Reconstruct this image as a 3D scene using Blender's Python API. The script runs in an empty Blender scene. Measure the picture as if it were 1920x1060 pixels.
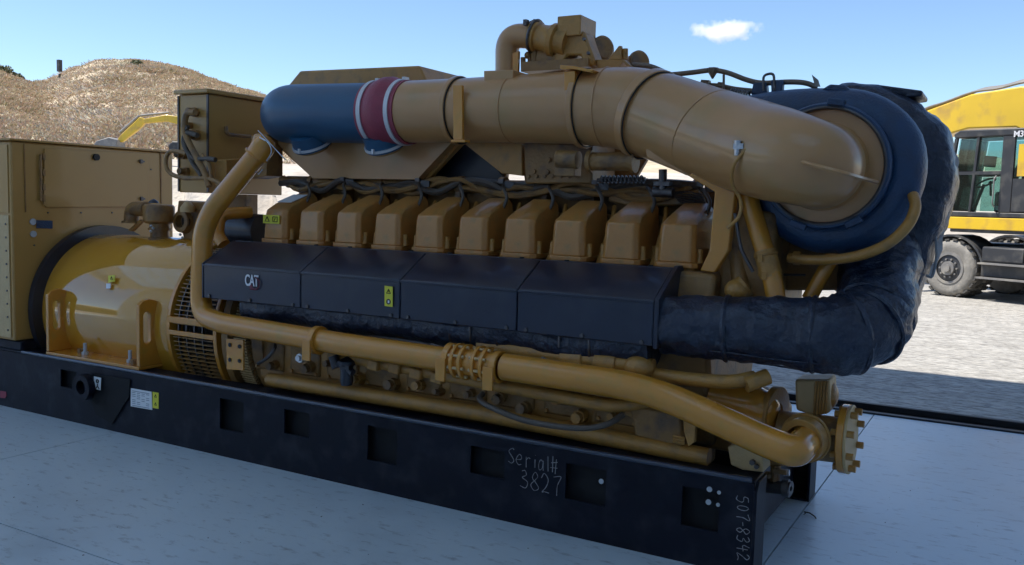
import bpy, bmesh, math, random
import numpy as np
from mathutils import Vector, Matrix, noise
random.seed(7)
SC = bpy.context.scene
COL = SC.collection
# ------------------------------------------------------------------ camera
CAM = Vector((0.86472, -3.57526, 1.5))
CR = Vector((0.86886895, 0.4942641, 0.02774422))
CU = Vector((-0.06753183, 0.06282138, 0.99573738))
CF = Vector((-0.49041431, 0.86703891, -0.08796211))
FPX = 1670.0
cd = bpy.data.cameras.new('camera'); cam = bpy.data.objects.new('camera', cd); COL.objects.link(cam)
cd.sensor_width = 36; cd.lens = FPX / 1920 * 36; cd.clip_end = 5000; cd.clip_start = 0.05
cam.matrix_world = Matrix(((CR.x, CU.x, -CF.x, CAM.x), (CR.y, CU.y, -CF.y, CAM.y), (CR.z, CU.z, -CF.z, CAM.z), (0, 0, 0, 1)))
SC.camera = cam
# ------------------------------------------------------------------ world, sun, exposure
SUN_DIR = Vector((-0.38, -0.175, 0.90)).normalized()
sun_el = math.asin(SUN_DIR.z); sun_az = math.atan2(SUN_DIR.x, SUN_DIR.y)
w = bpy.data.worlds.new('World'); SC.world = w; w.use_nodes = True
nt = w.node_tree; bg = nt.nodes['Background']; sk = nt.nodes.new('ShaderNodeTexSky')
sk.sky_type = 'NISHITA'; sk.sun_disc = False; sk.sun_elevation = sun_el; sk.sun_rotation = sun_az
sk.air_density = 1.0; sk.dust_density = 0.0; sk.ozone_density = 4.5; sk.altitude = 800
nt.links.new(sk.outputs[0], bg.inputs[0]); bg.inputs[1].default_value = 0.088
sl = bpy.data.lights.new('sun', 'SUN'); sl.energy = 3.15; sl.angle = math.radians(0.5); sl.color = (1, .95, .87)
so = bpy.data.objects.new('sun', sl); COL.objects.link(so)
so.rotation_euler = SUN_DIR.to_track_quat('Z', 'Y').to_euler(); so.location = SUN_DIR * 40
SC.view_settings.view_transform = 'Standard'; SC.view_settings.look = 'None'
SC.view_settings.gamma = 1; SC.view_settings.use_curve_mapping = False; SC.view_settings.exposure = 1.12
SC.render.engine = 'CYCLES'
SC.cycles.max_bounces = 10; SC.cycles.volume_bounces = 8; SC.cycles.diffuse_bounces = 6; SC.cycles.glossy_bounces = 4
SC.cycles.sample_clamp_indirect = 6; SC.cycles.caustics_reflective = False; SC.cycles.caustics_refractive = False
# ------------------------------------------------------------------ helpers
def V(*a): return Vector(a)
def ray(u, v): return (CR * (u - 960) - CU * (v - 530) + CF * FPX).normalized()
def P(u, v, Y=None, X=None, Z=None):
    """world point that shows at photo position (u, v) on the plane Y=, X= or Z="""
    r = ray(u, v)
    if Y is not None: t = (Y - CAM.y) / r.y
    elif X is not None: t = (X - CAM.x) / r.x
    else: t = (Z - CAM.z) / r.z
    return CAM + r * t
def pxr(p, d):                        # a diameter seen in the photo -> radius at p
    return d / 2 * (p - CAM).dot(CF) / FPX

class MB:
    def __init__(s): s.v = []; s.f = []
    def add(s, vs, fs):
        o = len(s.v); s.v += [tuple(x) for x in vs]; s.f += [tuple(i + o for i in f) for f in fs]; return s
    def box(s, x0, x1, y0, y1, z0, z1):
        return s.add([(x0,y0,z0),(x1,y0,z0),(x1,y1,z0),(x0,y1,z0),(x0,y0,z1),(x1,y0,z1),(x1,y1,z1),(x0,y1,z1)],
                     [(0,3,2,1),(4,5,6,7),(0,1,5,4),(1,2,6,5),(2,3,7,6),(3,0,4,7)])
    def obox(s, c, sx, sy, sz, ax=0, ay=0, az=0):
        m = Matrix.Rotation(az,3,'Z') @ Matrix.Rotation(ay,3,'Y') @ Matrix.Rotation(ax,3,'X')
        o = MB().box(-sx/2,sx/2,-sy/2,sy/2,-sz/2,sz/2)
        return s.add([m @ Vector(q) + Vector(c) for q in o.v], o.f)
    def prism(s, pts, vec):
        n = len(pts); pts = [Vector(p) for p in pts]; vec = Vector(vec)
        a = sum(((pts[i]).cross(pts[(i+1) % n]) for i in range(n)), Vector())
        if a.dot(vec) > 0: pts = pts[::-1]
        vs = pts + [p + vec for p in pts]
        fs = [tuple(range(n)), tuple(range(2*n-1, n-1, -1))] + [(i, n+i, n+(i+1) % n, (i+1) % n) for i in range(n)]
        return s.add(vs, fs)
    def cyl(s, p0, p1, r, r2=None, n=20): return s.tube([p0, p1], [r, r if r2 is None else r2], n)
    def tube(s, pts, r, n=14, caps=True, wob=0, sq=None):
        pts = [Vector(p) for p in pts]; m = len(pts)
        rs = r if isinstance(r, (list, tuple)) else [r] * m
        t = []
        for i in range(m):
            a = pts[min(i+1, m-1)] - pts[max(i-1, 0)]; t.append(a.normalized() if a.length > 0 else Vector((1,0,0)))
        up = Vector((0,0,1)) if abs(t[0].z) < .9 else Vector((0,1,0))
        nx = t[0].cross(up).normalized(); vs = []
        for i in range(m):
            nx = (nx - t[i] * nx.dot(t[i])).normalized(); ny = t[i].cross(nx)
            for k in range(n):
                a = 2*math.pi*k/n; rr = rs[i]
                if wob:
                    q = pts[i] + (nx*math.cos(a) + ny*math.sin(a)) * rr
                    rr *= 1 + wob * (noise.noise(q*9) + .5*noise.noise(q*23 + Vector((3,1,0))))
                vs.append(pts[i] + nx*math.cos(a)*rr + ny*math.sin(a)*rr)
        fs = [(i*n+k, i*n+(k+1) % n, (i+1)*n+(k+1) % n, (i+1)*n+k) for i in range(m-1) for k in range(n)]
        if caps: fs += [tuple(range(n-1, -1, -1)), tuple(range((m-1)*n, m*n))]
        return s.add(vs, fs)
    def lathe(s, o, axis, prof, n=32, a0=0, a1=2*math.pi):
        o = Vector(o); ax = Vector(axis).normalized()
        up = Vector((0,0,1)) if abs(ax.z) < .9 else Vector((1,0,0))
        e1 = (up - ax*up.dot(ax)).normalized(); e2 = ax.cross(e1); m = len(prof); vs = []
        full = abs(a1-a0-2*math.pi) < 1e-6; kk = n if full else n+1
        for t, r in prof:
            for k in range(kk):
                a = a0 + (a1-a0)*k/n; vs.append(o + ax*t + (e1*math.cos(a) + e2*math.sin(a))*max(r, 1e-5))
        fs = []
        for i in range(m-1):
            for k in range(n):
                k2 = (k+1) % kk; fs.append((i*kk+k, i*kk+k2, (i+1)*kk+k2, (i+1)*kk+k))
        return s.add(vs, fs)
    def disc(s, c, axis, r, h, n=24):
        ax = Vector(axis).normalized(); return s.lathe(Vector(c), ax, [(0,0),(0,r),(h,r),(h,0)], n)
    def ring(s, c, axis, ri, ro, h, n=32):
        return s.lathe(c, axis, [(0,ri),(0,ro),(h,ro),(h,ri),(0,ri)], n)
    def torus(s, c, axis, R, r, n=36, m=8):
        return s.lathe(c, axis, [(r*math.sin(a), R + r*math.cos(a)) for a in [2*math.pi*i/m for i in range(m+1)]], n)
    def sph(s, c, r, n=16, sx=1, sy=1, sz=1):
        c = Vector(c); o = MB().lathe((0,0,0),(0,0,1),[(-r*math.cos(math.pi*i/n), r*math.sin(math.pi*i/n)) for i in range(n+1)], n*2)
        return s.add([c + Vector((q[0]*sx,q[1]*sy,q[2]*sz)) for q in o.v], o.f)
    def bolt(s, p, axis, r, h): 
        s.lathe(p, axis, [(0,0),(0,r),(h,r),(h,0)], 6); return s

ROOTS = {}
def setp(o, label=None, cat=None, group=None, kind=None):
    if label: o['label'] = label
    if cat: o['category'] = cat
    if group: o['group'] = group
    if kind: o['kind'] = kind
    return o
def wpos(o):
    p = Vector((0,0,0))
    while o is not None: p = p + o.location; o = o.parent
    return p
def thing(name, label, cat, loc=(0,0,0), group=None):
    o = bpy.data.objects.new(name, None); o.empty_display_size = .2; COL.objects.link(o); o.location = loc
    return setp(o, label, cat, group)
def part(name, mb, mat, parent=None, smooth=40, bevel=0, label=None, kind=None, sub=0, segs=2, raw=False):
    vs = np.array(mb.v, dtype=float); c = Vector(((vs.min(0)+vs.max(0))/2).tolist())
    if raw: c = Vector((0,0,0))
    me = bpy.data.meshes.new(name); me.from_pydata([tuple(Vector(q)-c) for q in mb.v], [], mb.f); me.update()
    bm = bmesh.new(); bm.from_mesh(me); bmesh.ops.remove_doubles(bm, verts=bm.verts, dist=1e-5)
    bmesh.ops.recalc_face_normals(bm, faces=bm.faces); bm.to_mesh(me); bm.free()
    if smooth:
        me.polygons.foreach_set('use_smooth', [True]*len(me.polygons)); me.set_sharp_from_angle(angle=math.radians(smooth))
    me.materials.append(mat)
    o = bpy.data.objects.new(name, me); COL.objects.link(o)
    if parent is not None: o.parent = parent; o.location = c - wpos(parent)
    else: o.location = c
    if bevel:
        b = o.modifiers.new('bevel', 'BEVEL'); b.width = bevel; b.segments = segs; b.limit_method = 'ANGLE'; b.angle_limit = math.radians(35)
    if sub:
        b = o.modifiers.new('sub', 'SUBSURF'); b.levels = sub; b.render_levels = sub
    return setp(o, label, None, None, kind)
def copy_tree(o, parent=None):
    c = o.copy(); COL.objects.link(c)
    if parent is not None: c.parent = parent
    for ch in [x for x in COL.objects if x.parent is o]: copy_tree(ch, c)
    return c
def fillet(pts, rad, n=7):
    pts = [Vector(p) for p in pts]; out = [pts[0]]
    rads = rad if isinstance(rad, (list, tuple)) else [rad]*(len(pts)-2)
    for i in range(1, len(pts)-1):
        a, b, c = pts[i-1], pts[i], pts[i+1]
        d = min(rads[i-1], (a-b).length*.48, (c-b).length*.48)
        p0 = b + (a-b).normalized()*d; p1 = b + (c-b).normalized()*d
        for k in range(n+1):
            t = k/n; out.append(p0*(1-t)**2 + b*2*t*(1-t) + p1*t*t)
    out.append(pts[-1]); return out
def spline(pts, n=6):
    pts = [Vector(p) for p in pts]; q = [pts[0]*2-pts[1]] + pts + [pts[-1]*2-pts[-2]]; out = []
    for i in range(1, len(q)-2):
        a,b,c,d = q[i-1],q[i],q[i+1],q[i+2]
        for k in range(n):
            t = k/n; out.append(.5*((2*b)+(c-a)*t+(2*a-5*b+4*c-d)*t*t+(3*b-a-3*c+d)*t**3))
    out.append(pts[-1]); return out
def lerpl(vals, m):
    out = []
    for i in range(m):
        t = i/(m-1)*(len(vals)-1); k = min(int(t), len(vals)-2); out.append(vals[k]+(vals[k+1]-vals[k])*(t-k))
    return out
def PP(pts, Y): return [P(u, v, Y=Y) for u, v in pts]
# ------------------------------------------------------------------ materials
def new(name):
    m = bpy.data.materials.new(name); m.use_nodes = True; n = m.node_tree; return m, n, n.nodes['Principled BSDF']
def mat(name, col, rough=.5, metal=0, coat=0, var=.15, vs=6, bump=0, bs=40, spec=.5, dirt=None, dirt_s=4, rvar=.1, stretch=None, bd=.02):
    m, n, b = new(name); L = n.links
    tc = n.nodes.new('ShaderNodeTexCoord'); src = tc.outputs['Object']
    if stretch:
        mp = n.nodes.new('ShaderNodeMapping'); mp.inputs['Scale'].default_value = stretch; L.new(src, mp.inputs[0]); src = mp.outputs[0]
    nz = n.nodes.new('ShaderNodeTexNoise'); nz.inputs['Scale'].default_value = vs; nz.inputs['Detail'].default_value = 5; L.new(src, nz.inputs[0])
    mx = n.nodes.new('ShaderNodeMix'); mx.data_type = 'RGBA'
    mx.inputs[6].default_value = (*[c*(1-var) for c in col], 1); mx.inputs[7].default_value = (*[min(1, c*(1+var)) for c in col], 1)
    L.new(nz.outputs[0], mx.inputs[0]); out = mx.outputs[2]
    if dirt:
        n2 = n.nodes.new('ShaderNodeTexNoise'); n2.inputs['Scale'].default_value = dirt_s; n2.inputs['Detail'].default_value = 8; L.new(src, n2.inputs[0])
        cr = n.nodes.new('ShaderNodeValToRGB'); cr.color_ramp.elements[0].position = .5; cr.color_ramp.elements[1].position = .72; L.new(n2.outputs[0], cr.inputs[0])
        m2 = n.nodes.new('ShaderNodeMix'); m2.data_type = 'RGBA'; L.new(cr.outputs[0], m2.inputs[0]); L.new(out, m2.inputs[6]); m2.inputs[7].default_value = (*dirt, 1); out = m2.outputs[2]
    L.new(out, b.inputs['Base Color'])
    mr = n.nodes.new('ShaderNodeMapRange'); mr.inputs[3].default_value = max(.02, rough-rvar); mr.inputs[4].default_value = min(1, rough+rvar); L.new(nz.outputs[0], mr.inputs[0]); L.new(mr.outputs[0], b.inputs['Roughness'])
    b.inputs['Metallic'].default_value = metal; b.inputs['Specular IOR Level'].default_value = spec
    if coat: b.inputs['Coat Weight'].default_value = coat; b.inputs['Coat Roughness'].default_value = .08
    if bump:
        n3 = n.nodes.new('ShaderNodeTexNoise'); n3.inputs['Scale'].default_value = bs; n3.inputs['Detail'].default_value = 4; L.new(src, n3.inputs[0])
        bp = n.nodes.new('ShaderNodeBump'); bp.inputs['Strength'].default_value = bump; bp.inputs['Distance'].default_value = bd; L.new(n3.outputs[0], bp.inputs['Height']); L.new(bp.outputs[0], b.inputs['Normal'])
    return m
YEL = (.60, .25, .030)
M = {}
M['duct'] = mat('brownish yellow duct paint', (.49,.25,.095), .33, coat=.4, var=.10, vs=3, bump=.02, bs=50, dirt=(.42,.24,.085), dirt_s=5)
M['yellow'] = mat('yellow machine paint', YEL, .24, coat=.6, var=.10, vs=5, bump=.012, bs=60, dirt=(.50,.245,.035), dirt_s=14)
M['cast'] = mat('yellow paint on rough casting', (.44,.215,.045), .42, coat=.15, var=.14, vs=12, bump=.2, bs=130, dirt=(.30,.16,.05), dirt_s=16)
M['cover'] = mat('yellow paint on valve covers', (.46,.20,.045), .36, coat=.35, var=.12, vs=14, bump=.12, bs=120, dirt=(.3,.17,.05), dirt_s=12)
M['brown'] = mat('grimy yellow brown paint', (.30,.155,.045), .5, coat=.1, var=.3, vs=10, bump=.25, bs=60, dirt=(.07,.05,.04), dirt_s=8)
M['cabinet'] = mat('yellow cabinet paint', (.46,.25,.065), .38, coat=.25, var=.07, vs=3, bump=.015, bs=80)
M['line'] = mat('brownish grey line paint', (.17,.12,.085), .45, var=.2, vs=20)
M['clamp'] = mat('matt pale band', (.62,.62,.64), .5, .2, var=.1, vs=20)
M['tan'] = mat('pale tan casting', (.55,.38,.18), .5, var=.15, vs=12, bump=.2, bs=80)
M['drum'] = mat('glossy yellow generator paint', (.60,.285,.028), .07, coat=1, var=.06, vs=4, bump=0, rvar=.02)
M['drum'].node_tree.nodes['Principled BSDF'].inputs['Coat Roughness'].default_value = .01; M['drum'].node_tree.nodes['Principled BSDF'].inputs['Coat IOR'].default_value = 1.7
M['skid'] = mat('black skid paint', (.005,.006,.014), .46, spec=.22, coat=.0, var=.3, vs=5, bump=.04, bs=50, dirt=(.022,.024,.034), dirt_s=7)
M['edge'] = mat('glossy black highlight edge', (.03,.04,.07), .22, coat=.6, var=.2, vs=6)  # raised tone and gloss give the rail edge its bluish highlight
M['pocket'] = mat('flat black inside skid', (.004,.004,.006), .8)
M['black'] = mat('black machine paint', (.013,.016,.028), .36, coat=.2, var=.3, vs=7, bump=.05, bs=70, dirt=(.03,.033,.045), dirt_s=6)
M['shield'] = mat('satin black sheet metal', (.015,.020,.040), .36, coat=.15, var=.35, vs=4, bump=.05, bs=8, dirt=(.030,.034,.05), dirt_s=5, rvar=.15)
M['turbo'] = mat('blue black cast paint', (.010,.042,.105), .40, coat=.15, var=.3, vs=9, bump=.25, bs=90, dirt=(.02,.035,.075), dirt_s=8)
M['elbow'] = mat('navy rubber elbow', (.014,.078,.160), .42, var=.12, vs=5, bump=.05, bs=60, coat=.1)
M['hose_red'] = mat('dark red silicone hose', (.30,.045,.075), .5, var=.25, vs=20, bump=.2, bs=90)
M['blanket'] = mat('black insulation blanket', (.010,.018,.040), .40, var=.45, vs=10, bump=1.0, bs=16, coat=.15, rvar=.15, dirt=(.03,.04,.065), dirt_s=14, bd=.03)
M['hem'] = mat('light-catching grey blanket hem', (.30,.30,.31), .7, var=.3, vs=20, bump=.4, bs=60)  # pale grey paints the light caught along the blanket edge
M['steel'] = mat('bright steel', (.55,.55,.56), .3, 1, var=.15, vs=20)
M['dsteel'] = mat('dark steel', (.12,.11,.11), .42, .8, var=.3, vs=20, bump=.1, bs=60)
M['rubber'] = mat('black rubber hose', (.015,.015,.018), .5, var=.3, vs=20)
M['cable'] = mat('dusty cable sleeve', (.085,.065,.05), .5, var=.3, vs=20)
M['white'] = mat('white sticker paper', (.75,.76,.78), .5, var=.04, vs=10)
M['grey_print'] = mat('grey sticker print', (.22,.25,.3), .6, var=.2)
M['warn'] = mat('yellow warning sticker', (.72,.66,.05), .5, var=.05)
M['ink'] = mat('black ink', (.01,.01,.01), .6)
M['chalk'] = mat('white paint marker', (.32,.31,.31), .8, var=.25, vs=90)
M['logo_white'] = mat('white logo print', (.75,.75,.78), .5)
M['logo_red'] = mat('dark red logo print', (.16,.02,.04), .5)
M['cap_and_lit_hole'] = mat('grey bolt cap and lit hole', (.45,.47,.5), .45, var=.1)  # bolt caps, and the daylight painted into skid bolt holes
M['bright_yellow'] = mat('bright excavator yellow', (.78,.50,.02), .38, coat=.3, var=.12, vs=2, dirt=(.55,.33,.06), dirt_s=3)
M['exc_black'] = mat('faded black excavator paint', (.035,.036,.04), .5, var=.3, vs=4, dirt=(.10,.095,.085), dirt_s=4)
M['exc_grey'] = mat('dusty grey steel', (.22,.21,.20), .55, var=.3, vs=5, dirt=(.35,.32,.27), dirt_s=4)
M['tyre'] = mat('dusty tyre rubber', (.24,.225,.20), .85, var=.25, vs=8, bump=.3, bs=30, dirt=(.40,.37,.32), dirt_s=5)
M['tread'] = mat('dusty dark tyre tread', (.09,.085,.078), .85, var=.35, vs=8, bump=.3, bs=30)
M['wall'] = mat('painted metal wall', (.72,.77,.82), .6, var=.08, vs=1)
M['roofm'] = mat('ceiling sheet', (.70,.76,.82), .7, var=.08, vs=1)
M['track'] = mat('black door track', (.02,.022,.028), .45, metal=.3, var=.3)
M['bark'] = mat('grey brown stem', (.09,.07,.05), .9, var=.3)
def glass_mat():
    m, n, b = new('tinted cab glass'); L = n.links
    b.inputs['Base Color'].default_value = (.55,.75,.72,1); b.inputs['Roughness'].default_value = .03
    b.inputs['Transmission Weight'].default_value = 0; 
    tr = n.nodes.new('ShaderNodeBsdfTransparent'); tr.inputs[0].default_value = (.62,.78,.76,1)
    mx = n.nodes.new('ShaderNodeMixShader'); fr = n.nodes.new('ShaderNodeFresnel'); fr.inputs[0].default_value = 1.6
    L.new(fr.outputs[0], mx.inputs[0]); L.new(tr.outputs[0], mx.inputs[1]); gl = n.nodes.new('ShaderNodeBsdfGlossy'); gl.inputs[1].default_value = .03
    L.new(gl.outputs[0], mx.inputs[2]); L.new(mx.outputs[0], n.nodes['Material Output'].inputs[0]); return m
M['glass'] = glass_mat()
def fill_panel():
    m, n, b = new('blue tinted translucent fill light panel'); tr = n.nodes.new('ShaderNodeBsdfTranslucent'); tr.inputs[0].default_value = (.50,.67,.82,1)  # bluish tint chosen to cool the added roof light
    df = n.nodes.new('ShaderNodeBsdfDiffuse'); df.inputs[0].default_value = (.7,.75,.8,1); mx = n.nodes.new('ShaderNodeMixShader'); mx.inputs[0].default_value = .3
    n.links.new(tr.outputs[0], mx.inputs[1]); n.links.new(df.outputs[0], mx.inputs[2]); n.links.new(mx.outputs[0], n.nodes['Material Output'].inputs[0]); return m
M['fill_skylight'] = fill_panel()
def ramp_mat(name, stops, scale, rough, bump=.3, bscale=30, detail=10, stretch=(1,1,1), bd=.03, second=None, island=False, rough2=None, spec=.4):
    m, n, b = new(name); L = n.links
    g = n.nodes.new('ShaderNodeNewGeometry'); mp = n.nodes.new('ShaderNodeMapping'); mp.inputs['Scale'].default_value = stretch; L.new(g.outputs['Position'], mp.inputs[0])
    nz = n.nodes.new('ShaderNodeTexNoise'); nz.inputs['Scale'].default_value = scale; nz.inputs['Detail'].default_value = detail; nz.inputs['Roughness'].default_value = .62; L.new(mp.outputs[0], nz.inputs[0])
    fac = nz.outputs[0]
    if island:
        ad = n.nodes.new('ShaderNodeMath'); ad.operation = 'MULTIPLY_ADD'; L.new(g.outputs['Random Per Island'], ad.inputs[0]); ad.inputs[1].default_value = .6; 
        a2 = n.nodes.new('ShaderNodeMath'); a2.operation = 'MULTIPLY'; L.new(fac, a2.inputs[0]); a2.inputs[1].default_value = .45; L.new(a2.outputs[0], ad.inputs[2]); fac = ad.outputs[0]
    cr = n.nodes.new('ShaderNodeValToRGB'); e = cr.color_ramp.elements
    e[0].position, e[0].color = stops[0][0], (*stops[0][1],1); e[1].position, e[1].color = stops[-1][0], (*stops[-1][1],1)
    for p, c in stops[1:-1]: x = e.new(p); x.color = (*c,1)
    L.new(fac, cr.inputs[0]); out = cr.outputs[0]
    if second:
        sc2, col2, lo, hi, st2 = second
        mp2 = n.nodes.new('ShaderNodeMapping'); mp2.inputs['Scale'].default_value = st2; mp2.inputs['Rotation'].default_value = (0,0,.35); L.new(g.outputs['Position'], mp2.inputs[0])
        n2 = n.nodes.new('ShaderNodeTexNoise'); n2.inputs['Scale'].default_value = sc2; n2.inputs['Detail'].default_value = 9; n2.inputs['Roughness'].default_value = .7; L.new(mp2.outputs[0], n2.inputs[0])
        c2 = n.nodes.new('ShaderNodeValToRGB'); c2.color_ramp.elements[0].position = lo; c2.color_ramp.elements[1].position = hi; L.new(n2.outputs[0], c2.inputs[0])
        mx = n.nodes.new('ShaderNodeMix'); mx.data_type = 'RGBA'; L.new(c2.outputs[0], mx.inputs[0]); L.new(out, mx.inputs[6]); mx.inputs[7].default_value = (*col2,1); out = mx.outputs[2]
    L.new(out, b.inputs['Base Color'])
    if rough2:
        mr = n.nodes.new('ShaderNodeMapRange'); mr.inputs[1].default_value = .3; mr.inputs[2].default_value = .7; mr.inputs[3].default_value = rough; mr.inputs[4].default_value = rough2; L.new(nz.outputs[0], mr.inputs[0]); L.new(mr.outputs[0], b.inputs['Roughness'])
    else: b.inputs['Roughness'].default_value = rough
    b.inputs['Specular IOR Level'].default_value = spec; n3 = n.nodes.new('ShaderNodeTexNoise'); n3.inputs['Scale'].default_value = bscale; n3.inputs['Detail'].default_value = 8; L.new(mp.outputs[0], n3.inputs[0])
    bp = n.nodes.new('ShaderNodeBump'); bp.inputs['Strength'].default_value = bump; bp.inputs['Distance'].default_value = bd; L.new(n3.outputs[0], bp.inputs['Height']); L.new(bp.outputs[0], b.inputs['Normal'])
    return m
M['floor'] = ramp_mat('trowelled concrete', [(.28,(.42,.49,.54)),(.45,(.52,.60,.655)),(.58,(.55,.63,.68)),(.74,(.59,.66,.71))], .9, .26, .05, 90, second=(9, (.25,.28,.31), .55, .70, (1,2.6,1)), rough2=.42, bd=.01, spec=.8)
M['yard'] = ramp_mat('pale packed gravel', [(.3,(.33,.31,.275)),(.5,(.46,.435,.39)),(.72,(.56,.535,.485))], 3.0, .9, 1.0, 8, stretch=(.6,1.7,1), bd=.06, second=(15, (.10,.095,.09), .46, .68, (.7,2.0,1)))
M['hill'] = ramp_mat('dry brush hillside soil', [(.3,(.38,.34,.22)),(.5,(.54,.43,.30)),(.7,(.64,.56,.38))], .35, .95, .8, 1.5, bd=.5)
M['slope'] = ramp_mat('pale earth bank', [(.3,(.38,.33,.27)),(.6,(.55,.50,.43))], .5, .95, .8, 1.5, bd=.3)
M['brush'] = ramp_mat('dry brush', [(.10,(.22,.24,.13)),(.30,(.44,.38,.25)),(.5,(.62,.45,.35)),(.68,(.64,.54,.39)),(.88,(.76,.71,.50))], .12, .9, .1, 3, island=True)
M['leaf'] = ramp_mat('grey green scrub leaves', [(.2,(.09,.10,.05)),(.8,(.20,.20,.11))], .5, .8, .1, 3, island=True)
# ------------------------------------------------------------------ ground, terrain
def ss(a, b, x): t = min(1, max(0, (x-a)/(b-a))); return t*t*(3-2*t)
RID = [(-180,.05),(-60,.04),(-10,.045),(2,.058),(22,.062),(34,.075),(40,.088),(43.5,.100),(46.5,.112),(50,.1275),(52,.1385),(54,.142),(56,.138),(57.5,.124),(58.6,.110),(59.4,.106),(60.2,.109),(61.2,.114),(64,.125),(75,.10),(180,.05)]
def ridge(th):
    for (a, x), (b, y) in zip(RID, RID[1:]):
        if a <= th <= b: t = (th-a)/(b-a); return x+(y-x)*t
    return .05
def hgt(x, y):
    rho = math.hypot(x, y); th = math.degrees(math.atan2(-x, y))
    base = 3.3*ss(20, 46, rho) + (ridge(th)*90 + 1.5 - 3.3)*min(1, max(0, (rho-44)/46))**.9
    base -= 6*ss(110, 400, rho)
    nz = noise.noise(Vector((x*.09, y*.09, 0)))*.9 + noise.noise(Vector((x*.3, y*.3, 5)))*.35
    h = base + nz*ss(45, 60, rho)
    if y < 21 and rho < 62: h = min(h, -.3) if y < 19 else min(h, -.3 + (y-19)*.2)
    return h
ths = np.concatenate([np.linspace(-175,-5,35), np.linspace(0,70,281), np.linspace(75,180,22)]); rhos = np.concatenate([np.linspace(4,40,30), np.linspace(41.5,112,90), np.geomspace(118,1500,18)])
tm = MB()
for r_ in rhos:
    for t_ in ths: x, y = -r_*math.sin(math.radians(t_)), r_*math.cos(math.radians(t_)); tm.v.append((x, y, hgt(x, y)))
nT = len(ths); fsl, fhl = [], []
for i in range(len(rhos)-1):
    for k in range(nT):
        f = (i*nT+k, i*nT+(k+1) % nT, (i+1)*nT+(k+1) % nT, (i+1)*nT+k); tm.f.append(f)
terr = part('hillside', tm, M['slope'], kind='structure', smooth=60, raw=True)
terr.data.materials.append(M['hill'])
for p in terr.data.polygons:
    c = p.center
    th = math.degrees(math.atan2(-c.x, c.y)); 
    if math.hypot(c.x, c.y) > 45 + 3*noise.noise(Vector((th*.3,0,0))) : p.material_index = 1
part('yard', MB().box(-62,62,3.80,21,-.25,-.012).box(-62,-14.01,-40,3.80,-.25,-.012).box(10.01,62,-40,3.80,-.25,-.012).box(-14.009,10.009,-40,-11.32,-.25,-.012), M['yard'], kind='structure', smooth=0)
fl = bpy.data.objects.new('floor', None); COL.objects.link(fl); fl['kind'] = 'structure'
g = .0035
xs = [-14, -11.985, -7.985, -3.985, .015, 4.015, 8.015, 10]; ys = [-11.3, -6.15, -1.3, 3.5]
for i in range(len(xs)-1):
    for j in range(len(ys)-1):
        part('slab', MB().box(xs[i]+g, xs[i+1]-g, ys[j]+g, ys[j+1]-g, -.12, 0), M['floor'], fl, smooth=0)
part('subfloor', MB().box(-14,10,-11.3,3.5,-.2,-.03), M['pocket'], fl, smooth=0)
# scuffs and debris
dt = MB(); dt.tube([P(1508,960,Z=.006),P(1518,962,Z=.01),P(1527,968,Z=.008),P(1530,972,Z=.004)], .0035, 6); dt.tube([P(1511,962,Z=.01),P(1507,965,Z=.004)], .002, 6)
o = part('twig', dt, M['bark']); setp(o, 'small dark bent twig lying on the floor joint beside the skid', 'twig')
gm = MB(); rg = random.Random(9)
for k in range(90):
    if k % 3: u, v = rg.uniform(0, 1300), rg.uniform(820, 1056)
    else: u, v = rg.uniform(1450, 1915), rg.uniform(800, 1056)
    p = P(u, v, Z=.0)
    if p.y > -.02 and p.x < .03: continue
    q = rg.uniform(.001, .0032); a = rg.uniform(0, 3.1); gm.obox((p.x, p.y, q*.3), q*rg.uniform(1,3), q, q*.6, az=a)
o = part('floor_grit', gm, M['bark'], smooth=0); setp(o, 'dark grit and crumbs scattered over the concrete floor', 'grit', None, 'stuff')
# ------------------------------------------------------------------ workshop building round the camera
bd = thing('workshop_building', 'large workshop building whose open doorway frames the generator set', 'building', (-2, 3.6, 0))
SKY = [(-12.0,-5.0,-9.5,-3.0), (-1.5,5.5,-9.5,-3.0)]  # roof lights added to brighten the floor; only the left one matches reflections
part('roof', MB().box(-15.3,11.3,-3.0,4.0,9.0,9.2), M['roofm'], bd, smooth=0)
part('roof', MB().box(-15.3,11.3,-11.3,-9.5,9.0,9.2), M['roofm'], bd, smooth=0)
for a, b in ((-15.3,-12.0),(-5.0,-1.5),(5.5,11.3)): part('roof', MB().box(a,b,-9.499,-3.001,9.0,9.2), M['roofm'], bd, smooth=0)
for a, b, c, d in SKY:
    for k in range(7): part('fill_skylight_panel', MB().box(a+k*(b-a)/7+.02, a+(k+1)*(b-a)/7-.02, c+.002, d-.002, 9.08, 9.085), M['fill_skylight'], bd, smooth=0)
    for k in range(8): part('fill_skylight_bar', MB().box(max(a+.001,a+k*(b-a)/7-.03), min(b-.001,a+k*(b-a)/7+.03), c+.002, d-.002, 9.02, 9.075), M['wall'], bd, smooth=0)
part('door_header', MB().box(-14.3,10.3,3.66,3.95,8.3,8.998), M['wall'], bd, smooth=0)
part('back_wall', MB().box(-12.3,10.3,-11.3,-11.0,-.1,8.998), M['wall'], bd, smooth=0)
for x in (-14.3, 9.9):
    for y in (3.55, -3.9):
        if x > 0: continue
        part('steel_post', MB().box(x,x+.35,y,y+.35,-.1,8.298), M['wall'], bd, smooth=0)
part('side_header', MB().box(-14.3,-14.0,-11.3,3.658,8.3,8.998), M['wall'], bd, smooth=0)
part('side_wall', MB().box(10.0,10.3,-10.998,3.658,-.1,8.998), M['wall'], bd, smooth=0)
part('front_wall', MB().box(7.0,9.998,3.66,3.95,-.1,8.298), M['wall'], bd, smooth=0)
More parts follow.
